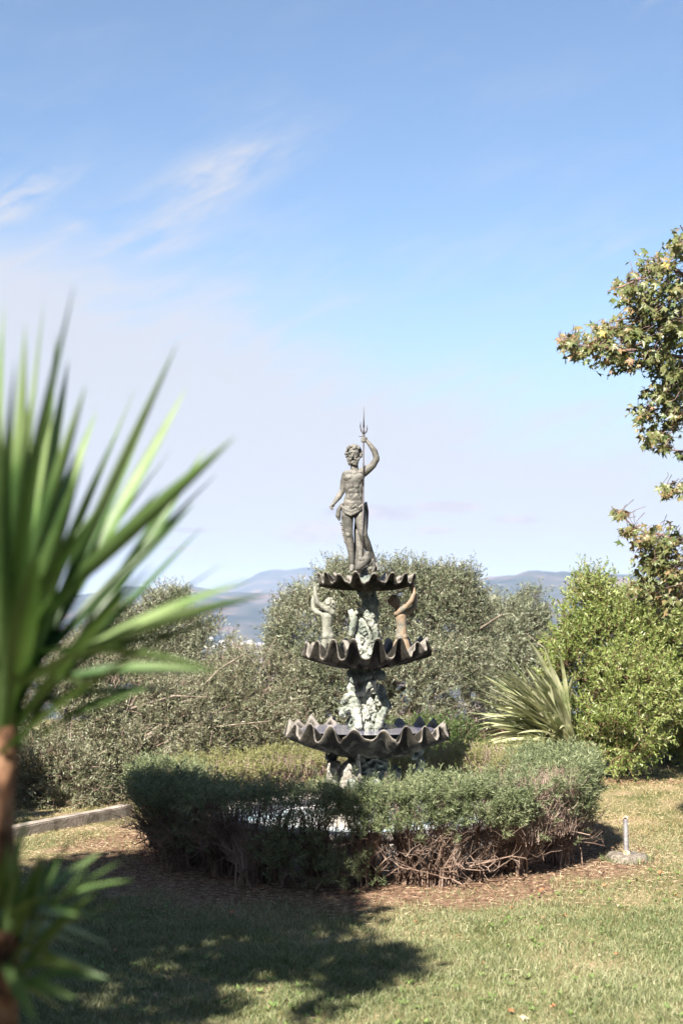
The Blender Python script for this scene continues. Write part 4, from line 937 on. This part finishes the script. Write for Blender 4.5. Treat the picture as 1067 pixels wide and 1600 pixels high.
def W3(p): return np.array(at(p[0], p[1], MY+p[2]*.73))
tr = [tube([(3.5, 8.25, -.1), (3.42, 8.25, .6), (3.4, 8.28, 1.4), (3.36, 8.25, 2.4), (3.3, 8.25, 3.6)], [.11, .09, .08, .06, .03], 12)]
link('trunk', mesh_np('trunk', *join(tr), True), M['bark'], maple)
for pl, r in limbs:
    P = [W3(p) for p in pl]
    if pl[0][0] == 1300: P = [np.array([3.4, 8.25, P[0][2]-.25])]+P
    F2 = []
    for a, b in zip(P[:-1], P[1:]):
        for f in (0, .33, .66): F2.append(a*(1-f)+b*f+RNG.normal(size=3)*.008)
    F2.append(P[-1]); link('branch', mesh_np('branch', *tube(F2, np.linspace(r*1.2, .003, len(F2)), 6), True), M['mtwig'], maple)
clus = [(1060, 385, 24, 26), (1030, 420, 40, 28), (1055, 450, 36, 30), (985, 450, 34, 20), (1010, 480, 48, 32), (1050, 510, 36, 40), (990, 520, 44, 26), (945, 515, 34, 16), (930, 540, 42, 20), (890, 535, 20, 16), (905, 550, 22, 14), (962, 560, 40, 22), (1020, 560, 46, 30), (1055, 585, 30, 36), (1035, 620, 36, 30), (1005, 650, 20, 20), (1030, 680, 26, 20), (1055, 650, 26, 30), (1035, 700, 22, 8), (1064, 712, 8, 8), (1045, 768, 20, 13), (1066, 760, 12, 12), (970, 805, 14, 8), (985, 830, 22, 12), (1010, 845, 34, 20), (1045, 850, 36, 28), (1020, 880, 32, 24), (1050, 900, 30, 34), (1000, 925, 26, 14), (1045, 935, 32, 18), (1040, 960, 16, 10), (1100, 480, 60, 90), (1120, 600, 60, 80), (1110, 880, 60, 60), (1190, 540, 70, 110), (1200, 870, 70, 50), (1115, 420, 40, 50), (1250, 420, 90, 90), (1320, 600, 120, 150), (1300, 880, 90, 60)]
wts = np.array([w*h*(.22 if cx > 1085 else 1) for cx, _, w, h in clus], float)**.92; wts /= wts.sum()
NL = 6800; ids = RNG.choice(len(clus), NL, p=wts); LV = []; TW0, TW1 = [], []
for k, ci in enumerate(ids):
    cx, cy, w, h = clus[ci]; a = RNG.random()*2*PI; rr = min(abs(RNG.normal())*.55, 1.25)
    far_ = cx > 1085
    p = np.array(at(cx+math.cos(a)*rr*w, cy+math.sin(a)*rr*h, MY+RNG.normal()*(.33 if far_ else .17)))
    sz = .080*(.6+.75*RNG.random()**1.2); d = Vector((RNG.normal()*.7-.35, RNG.normal()*.6-.25, -.75+RNG.normal()*.35)).normalized()
    nv = Vector((RNG.normal()*.55-.25, RNG.normal()*.55-.35, .85)).normalized(); sd2 = d.cross(nv).normalized(); nv = sd2.cross(d)
    LV.append((p, Matrix((sd2, d, nv)).transposed(), sz))
    if RNG.random() < .25 and not far_: TW0.append(p-np.array(d)*.0); TW1.append(p+np.array([RNG.normal()*.03+.045, RNG.normal()*.04, .035+RNG.normal()*.03]))
def onscreen(L): p = L[0]; px = 533.5+FPX*p[0]/p[1]; return px < 1085
vis_ = [L for L in LV if onscreen(L)]; oth = [L for L in LV if not onscreen(L)]
vis_.sort(key=lambda L: L[0][1]-L[2]*14)
mm_ = []
for v in range(4):
    me = mesh_np('leaf', mv[v][0], mv[v][1], False); me.materials.append(M['maple']); mm_.append(me)
mp_off = Vector(maple.location)
gold = [(1040, 413, .075), (941, 519, .075), (985, 562, .075)]
for (px, py, sz) in gold:
    me = mesh_np('leaf', *mv[0], False); o = bpy.data.objects.new('leaf', me); COL.objects.link(o); me.materials.append(M['maple_gold'] if py < 550 else M['maple_rust']); o.parent = maple; o['label'] = 'large yellow leaf turned to the sun' if py < 550 else 'large rusty leaf turned to the sun'
    o.matrix_local = Matrix.Translation(at(px, py, MY-.45)-mp_off) @ Matrix(((1, 0, 0), (0, .3, -1), (0, .95, .3))).to_4x4() @ Matrix.Rotation(2.6, 4, 'Z') @ Matrix.Scale(sz, 4)
for p, R3, sz in vis_[:297]:
    v = random.randint(0, 3); o = bpy.data.objects.new('leaf', mm_[v]); COL.objects.link(o); o.parent = maple
    o.matrix_local = Matrix.Translation(Vector(p)-mp_off) @ R3.to_4x4() @ Matrix.Scale(sz, 4)
parts = []
for p, R3, sz in vis_[297:]+oth:
    V, F = mv[random.randint(0, 3)]; parts.append((V @ np.array(R3).T*sz+p, F))
tag(link('leaves', mesh_np('leaves', *join(parts)), M['maple'], maple), kind='stuff')
tag(link('twigs', mesh_np('twigs', *tubes_many(np.array(TW0), np.array(TW1), .0015, .0022, .01), True), M['mtwig'], maple), kind='stuff')

# ------------------------------------------------------------------ yucca close to the camera at the left
YD = 1.9
yc = at(4, 1085, YD)
yucca = empty('yucca', (yc.x, YD, 0), 'tall yucca with stiff sword leaves on a brown trunk at the left edge', 'plant')
zb = yc.z
tp = [(yc.x-.03, YD, -.05), (yc.x-.025, YD+.01, .3), (yc.x-.02, YD, .6), (yc.x-.015, YD, .95), (yc.x, YD, zb-.02)]
Pt = []; Rt = []
for i in range(60):
    f = i/59; k = f*(len(tp)-1); j = min(int(k), len(tp)-2); q = k-j; Pt.append(np.array(tp[j])*(1-q)+np.array(tp[j+1])*q); Rt.append(.021+.006*(1-f)+(.004 if i % 3 == 0 else 0))
link('trunk', mesh_np('trunk', *tube(Pt, np.array(Rt), 14), True), M['ytrunk'], yucca)
rnd = random.Random(9)
# (tip px, tip py, depth offset of the tip, width, sag)
yl = [(-60, 560, -.1, .040, 0), (8, 470, .05, .036, 0), (40, 505, -.10, .034, 0), (70, 462, .06, .034, 0), (118, 440, -.22, .050, .0), (108, 560, .12, .036, 0), (152, 640, .16, .034, 0),
      (278, 535, -.02, .040, -.01), (292, 605, .14, .040, .0), (205, 720, .2, .036, 0), (368, 682, -.12, .044, .0), (305, 785, .10, .040, .0), (318, 822, .20, .034, 0), (392, 905, -.14, .038, .012), (420, 928, -.05, .036, .012),
      (330, 1050, .05, .036, .015), (300, 985, .25, .036, .01), (350, 1052, -.15, .034, .014), (240, 880, -.2, .046, 0), (150, 800, -.25, .05, 0), (60, 700, -.3, .05, 0), (90, 520, .2, .034, 0), (135, 600, -.1, .036, 0), (180, 680, 0, .036, 0), (235, 640, .25, .034, 0), (50, 620, -.12, .04, 0), (85, 640, .05, .04, 0), (130, 720, -.15, .04, 0), (215, 600, .3, .03, 0), (322, 700, .15, .036, 0), (180, 760, .1, .04, 0), (350, 880, .12, .034, .005), (360, 960, .3, .03, .01), (260, 1010, -.2, .036, .012), (290, 1080, .2, .03, .012), (180, 1100, -.1, .03, .01), (255, 760, -.05, .04, 0), (340, 740, .22, .034, 0), (270, 700, .3, .03, 0), (280, 940, .1, .04, .01), (25, 560, -.22, .04, 0), (230, 1075, -.05, .03, .01), (60, 860, -.32, .05, 0), (190, 1010, -.22, .038, .01), (20, 620, .25, .04, 0), (-20, 520, -.2, .045, 0)]
for (tx, ty, dd, w, sag) in yl:
    b0 = Vector((yc.x+rnd.uniform(-.014, .02), YD+rnd.uniform(-.02, .02)+dd*.06, zb+rnd.uniform(-.09, .05)))
    strap_obj(yucca, M['yucca'], b0, at(tx, ty, YD+dd), w*.70, sag, nseg=12, fold=.26, twist=rnd.uniform(-1.2, 1.2))
for k in range(70):
    a = rnd.uniform(.55*PI, 1.75*PI)+PI*.15; e = rnd.uniform(-.5, 1.35); L_ = rnd.uniform(.34, .50)
    d = Vector((math.cos(a)*math.cos(e), math.sin(a)*math.cos(e), math.sin(e)))
    if d.x > .1 and abs(d.y) < .6: continue
    if d.y < -.35 and d.x > -.35: continue
    strap_obj(yucca, M['yucca'], Vector((yc.x, YD, zb+rnd.uniform(-.1, .05)))+d*.015, Vector((yc.x, YD, zb))+d*L_, rnd.uniform(.022, .032), 0, nseg=8, fold=.26, twist=rnd.uniform(-1, 1))
# side shoots low on the trunk
y2 = at(8, 1500, YD-.05)
young = empty('young_yucca', (y2.x, YD-.05, 0), 'low young yucca with dappled leaves at the bottom left corner', 'plant')
link('trunk', mesh_np('trunk', *tube([(y2.x-.02, YD-.05, -.03), (y2.x-.015, YD-.05, y2.z*.5), (y2.x, YD-.05, y2.z+.04)], [.026, .024, .02], 12), True), M['ytrunk'], young)
for (tx, ty, dd, w, sag) in ((45, 1265, 0, .040, 0), (118, 1305, .1, .030, .0), (160, 1330, .18, .028, .0), (190, 1345, 0, .034, .0), (210, 1375, .06, .034, .01), (150, 1395, -.1, .034, .01), (165, 1445, .05, .034, .012), (172, 1530, -.03, .034, .014), (178, 1538, .12, .03, .01), (120, 1560, -.12, .032, .0), (-30, 1300, .1, .036, 0), (15, 1310, -.1, .036, 0), (130, 1480, .15, .03, .01), (60, 1600, -.1, .032, 0), (140, 1350, -.1, .03, 0), (95, 1340, 0, .034, 0), (185, 1410, .1, .034, 0), (150, 1520, -.14, .034, .01), (175, 1480, .2, .034, .01), (100, 1580, .1, .03, 0), (70, 1330, -.14, .034, 0), (30, 1340, -.05, .034, 0), (125, 1430, -.18, .03, 0), (110, 1525, .05, .034, .01), (80, 1400, -.16, .034, 0), (-70, 1400, 0, .034, 0), (-80, 1500, 0, .034, 0)):
    b0 = Vector((y2.x+rnd.uniform(-.01, .012), YD-.05+rnd.uniform(-.015, .015), y2.z+rnd.uniform(-.04, .07)))
    strap_obj(young, M['yucca'], b0, at(tx, ty, YD-.05+dd), w*.58, sag, nseg=10, fold=.25, twist=rnd.uniform(-1.2, 1.2))

# ------------------------------------------------------------------ trees outside the frame at the left whose shade falls on the lawn
def shade_tree(base_, clumps, label, n, zb_):
    root = empty('shade_tree', base_, label, 'tree'); ells = []
    for (gx, gy, h, r) in clumps:            # ground point the clump shades, its height, its radius
        k = h/TOSUN.z; c = Vector((gx, gy, 0))+TOSUN*k; ells.append(((c.x, c.y, c.z), (r, r, r*.75)))
    P, D = crown_points(ells, n, .15); D = unit(RNG.normal(size=D.shape)+D)
    V, F = leaves(P, D, .07+RNG.random(n)*.05, .05+RNG.random(n)*.03, .15); tag(link('crown', mesh_np('crown', V, F), M['dkshrub'], root), kind='stuff')
    trunk(root, base_, [e[0] for e in ells[:7]], .16)
shade_tree((-4.2, 1.0, -.05), [(-2.2, 7.0, 4.6, 1.25), (-.9, 7.35, 4.2, .78), (-3.2, 7.6, 4.7, 1.2), (-1.5, 5.9, 4.9, .62), (-1.6, 8.35, 4.5, .78), (-.55, 8.15, 4.0, .52), (-.15, 6.75, 4.4, .36), (.12, 6.35, 4.3, .26), (-.45, 6.5, 4.5, .34), (-2.4, 5.2, 4.8, .75), (-1.1, 8.9, 4.4, .35), (-4.2, 6.3, 4.8, 1.2), (-1.0, 5.25, 4.2, .38), (-3.6, 8.6, 4.9, 1.0), (-.75, 6.1, 4.6, .22), (-.2, 7.5, 4.1, .42), (-1.4, 6.6, 5, .6), (-.9, 8.75, 4.5, .48), (-.3, 8.6, 4.3, .42), (.08, 8.45, 4.2, .28), (-.65, 9.2, 4.4, .36), (-1.0, 9.5, 4.6, .3), (-1.3, 8.9, 4.8, .4), (-.5, 7.75, 4.6, .6), (-1.2, 7.9, 4.3, .7), (-.3, 9.15, 4.4, .33), (-1.3, 7.2, 4.4, .8), (-.95, 5.45, 4.5, .22), (-.6, 5.75, 4.6, .2), (-1.35, 5.45, 4.5, .4), (-.35, 5.35, 4.3, .13), (-.1, 5.75, 4.4, .12), (.22, 6.6, 4.3, .2), (.0, 6.1, 4.2, .14), (-2.0, 5.9, 4.6, .7)],
           'leafy tree standing left of the camera that shades the lawn', 66000, 3)
shade_tree((-3.0, -3.0, -.05), [(.03, 3.03, 3.0, .26), (.2, 3.12, 3.2, .22), (.1, 2.78, 3.1, .28), (-.15, 2.95, 3.3, .26)],
           'leafy tree behind and left of the camera that dapples the young yucca', 330, 3)

for (bx, by, h, r, lab) in ((4.5, -3.5, 3.2, 2.6, 'large unseen tree added behind and right of the camera to block sky light'), (.6, -3.9, 2.4, 2.2, 'dense unseen tree added directly behind the camera to block sky light'), (-3.4, -5.6, 2.4, 2.2, 'dense unseen tree added behind and left of the camera to block sky light'), (-5.4, 7.2, 2.4, 1.9, 'tall dark shrub added outside the frame at the far left to block sky light'), (-4.6, 4.4, 1.8, 1.7, 'bushy dark shrub added outside the frame at the near left to block sky light'), (5.2, 3.2, 2.2, 1.7, 'bushy dark tree added outside the frame at the right to block sky light')):  # unseen trees and shrubs added to block sky light and deepen the shade
    root = empty('shade_tree', (bx, by, -.05), lab, 'tree'); ells = [((bx+random.uniform(-.3, .3)*r, by+random.uniform(-.3, .3)*r, h+random.uniform(-.35, .5)*r*.8), (r*.8, r*.8, r*.75)) for _ in range(5)]
    P, D = crown_points(ells, 16000, .6); k = P[:, 2] > .1; P = P[k]
    V, F = leaves(P, unit(RNG.normal(size=P.shape)), .20+RNG.random(len(P))*.08, .14, .15); tag(link('crown', mesh_np('crown', V, F), M['dkshrub'], root), kind='stuff'); trunk(root, (bx, by, -.05), [e[0] for e in ells[:4]], .12)
# ------------------------------------------------------------------ timber edging at the left
tb = empty('timber_edging', tuple(at(100, 1290, 10.3)*1), 'weathered grey timber beam lying along the left edge of the lawn', 'timber'); tb.location.z = 0
a = Vector((-2.50, 9.45, 0)); b = Vector((-1.62, 10.95, 0)); d = (b-a).normalized(); nrm = Vector((d.y, -d.x, 0))
for (f0, f1) in ((0, 1.0),):
    bm = box(0, (b-a).length*(f1-f0), -.05, .05, -.02, .085, .008)
    bmesh.ops.subdivide_edges(bm, edges=[e for e in bm.edges if e.calc_length() > .2], cuts=14)
    for v in bm.verts: v.co.z += (mnoise.noise(v.co*3)*.006); v.co.y += mnoise.noise(v.co*2+Vector((5, 0, 0)))*.01
    bm.transform(Matrix.Translation(a.lerp(b, f0)) @ Matrix(((d.x, -d.y, 0), (d.y, d.x, 0), (0, 0, 1))).to_4x4()); bmobj('beam', bm, M['wood'], tb)

# ------------------------------------------------------------------ steel stake in its concrete foot
sp = at(978, 1338, 9.05)
stk = empty('steel_stake', (sp.x, 9.05, 0), 'short cut off grey metal pipe in a round concrete foot right of the hedge', 'stake')
Vc = []; Fc = []; seg = 40; pr = [(.0, .040), (.045, .040), (.09, .043), (.118, .036), (.132, .02), (.136, -.03)]
for i, (r, z) in enumerate(pr):
    for j in range(seg):
        t = 2*PI*j/seg; k = 1+.07*math.sin(t*3+1)+.04*math.sin(t*7); Vc.append((sp.x+math.cos(t)*r*k, 9.05+math.sin(t)*r*k, z+.006*math.sin(t*5+i)*(i > 1)))
for i in range(len(pr)-1):
    for j in range(seg): Fc.append((i*seg+j, (i+1)*seg+j, (i+1)*seg+(j+1) % seg, i*seg+(j+1) % seg))
link('concrete_foot', mesh_np('concrete_foot', Vc, Fc, True), M['concrete'], stk)
zt2 = at(978, 1279, 9.05).z
link('pipe', mesh_np('pipe', *tube([(sp.x, 9.05, .03), (sp.x-.001, 9.05, .12), (sp.x-.002, 9.05, zt2)], [.0155]*3, 18), True), M['steel'], stk)
B = Blob(); rnd = random.Random(3)
for k in range(9): B.ball((sp.x-.002+rnd.uniform(-.014, .016), 9.05+rnd.uniform(-.012, .012), zt2+rnd.uniform(-.002, .014)), (rnd.uniform(.005, .009), rnd.uniform(.005, .009), rnd.uniform(.003, .009)), sub=1)
B.build('rusty_top', M['rust'], stk, .0015, 0)
bm = box(sp.x-.020, sp.x+.020, 9.03, 9.07, .036, .060, .004); bmobj('collar', bm, M['rust'], stk)
n = 260; a = RNG.random(n)*2*PI; rr = .125+RNG.random(n)*.05; Pg = np.stack([sp.x+np.cos(a)*rr, 9.05+np.sin(a)*rr, np.full(n, -.005)], 1); Dg = np.stack([RNG.normal(size=n)*.5, RNG.normal(size=n)*.5, np.ones(n)], 1)
tag(link('grass_tufts', mesh_np('grass_tufts', *leaves(Pg, Dg, .03+RNG.random(n)*.035, .0045, .1)), M['grass']), 'taller grass growing round the concrete foot of the stake', 'grass', kind='stuff')
bm = bmesh.new(); bmesh.ops.create_cone(bm, cap_ends=True, segments=10, radius1=.004, radius2=.004, depth=.012, matrix=Matrix.Translation((sp.x+.012, 9.036, zt2-.03)) @ Matrix.Rotation(PI/2, 4, 'X')); bmobj('bolt', bm, M['rust'], stk)

# ------------------------------------------------------------------ fallen leaves one can count
M['fall'] = mat('fallen orange leaf', [(.30, .11, .05), (.46, .20, .10), (.55, .32, .18)], .6, 30, spec=.3, trans=.1)
M['fall2'] = mat('fallen pale leaf', [(.42, .30, .20), (.58, .46, .33)], .6, 30, spec=.3, trans=.1)
fl_lab = ['largest curled orange leaf lying on the lawn in front of the hedge', 'flat orange leaf by the hedge foot straight above the largest curled leaf', 'pale tan leaf near the hedge foot, right of a flat orange leaf',
 'small orange leaf on the lawn just left of the flat orange leaf by the hedge', 'tiny orange leaf just left of the largest curled leaf', 'small pale leaf alone on the lawn right of the largest curled leaf', 'orange leaf on the lawn near the right edge, level with the hedge foot',
 'small orange leaf on the sunny grass just beyond the tip of the tree shade', 'small pale leaf upright in mid lawn, left one of a close pair', 'small orange leaf in mid lawn, right one of a close pair', 'orange leaf at the bottom of the lawn, leftmost of three', 'pale tan leaf at the bottom edge of the lawn between two orange leaves',
 'orange leaf at the bottom of the lawn, rightmost of three', 'orange leaf on the grass halfway between the concrete foot and the largest curled leaf', 'pale curled leaf just in front of the round concrete foot', 'orange leaf right of and in front of the round concrete foot', 'small orange leaf touching the right side of the concrete foot',
 'pale leaf on the grass behind and left of the steel stake', 'small orange leaf at the hedge foot left of the flat orange leaf', 'orange leaf at the far right edge below the bright shrub', 'pale leaf on the far lawn below the bright shrub near the right edge', 'orange leaf on bare soil under the front middle of the hedge', 'orange brown leaf in the tree shade below the left half of the hedge',
 'pale leaf in the deep tree shade, nearest the bottom left', 'orange leaf in the tree shade right of the young yucca', 'small orange leaf near the right tip of the tree shade', 'pale leaf on the dry far lawn between hedge and bright shrub', 'orange leaf on the grass right of the steel stake', 'small orange leaf in open grass left of the close pair']
fl = [(878, 1434, .075), (845, 1391, .06), (893, 1393, .04), (800, 1418, .035), (848, 1436, .025), (965, 1418, .028), (1053, 1398, .05), (718, 1456, .028), (936, 1492, .03), (962, 1490, .03), (795, 1574, .05), (820, 1586, .045), (866, 1572, .04), (944, 1386, .045), (940, 1362, .06), (1030, 1362, .055), (1004, 1345, .03), (960, 1276, .04), (800, 1386, .03), (1056, 1208, .05), (1046, 1232, .03), (560, 1408, .06), (360, 1420, .05), (240, 1545, .04), (180, 1475, .04), (650, 1436, .03), (1000, 1235, .03), (1020, 1290, .03), (752, 1500, .025)]
fm = [mesh_np('fallen_leaf', *maple_mesh(v+.5), False) for v in range(3)]
for k, (px, py, sz) in enumerate(fl):
    Yg = 1.6/((py-945)/FPX); 
    p = at(px, py, Yg); V, F = maple_mesh(k % 3); V = V.copy(); V[:, 2] = V[:, 2]*1.5+.35*V[:, 0]**2+.3*V[:, 1]**2
    V *= sz*1.25; me = mesh_np('fallen_leaf', V, F, True); mtl = M['fall'] if k % 3 != 2 else M['fall2']; me.materials.append(mtl)
    o = bpy.data.objects.new('fallen_leaf', me); COL.objects.link(o); o.location = (p.x, p.y, float(gz(np.array([p.x]), np.array([p.y]))[0])+.022)
    o.rotation_euler = (rnd.uniform(-.35, .35), rnd.uniform(-.35, .35), rnd.uniform(0, 6.28))
    lab = fl_lab[k]
    tag(o, lab, 'leaf', 'fallen leaves on the lawn')

# ------------------------------------------------------------------ haze
top = HMAXZ+8; bot = HMINZ-2; hx = 5200
bm = bmesh.new(); bmesh.ops.create_cube(bm, size=1, matrix=Matrix.Translation((0, 0, (top+bot)/2)) @ Matrix.Diagonal((hx*2, hx*2, top-bot, 1)))
me = bpy.data.meshes.new('haze'); bm.to_mesh(me); bm.free()
hm = bpy.data.materials.new('haze'); hm.use_nodes = True; hm.node_tree.nodes.clear()
pv = hm.node_tree.nodes.new('ShaderNodeVolumePrincipled'); ho = hm.node_tree.nodes.new('ShaderNodeOutputMaterial'); hm.node_tree.links.new(pv.outputs[0], ho.inputs['Volume'])
pv.inputs['Color'].default_value = (.55, .70, 1.0, 1); pv.inputs['Density'].default_value = 1.75e-4; pv.inputs['Anisotropy'].default_value = 0
tag(link('haze', me, hm), kind='stuff')
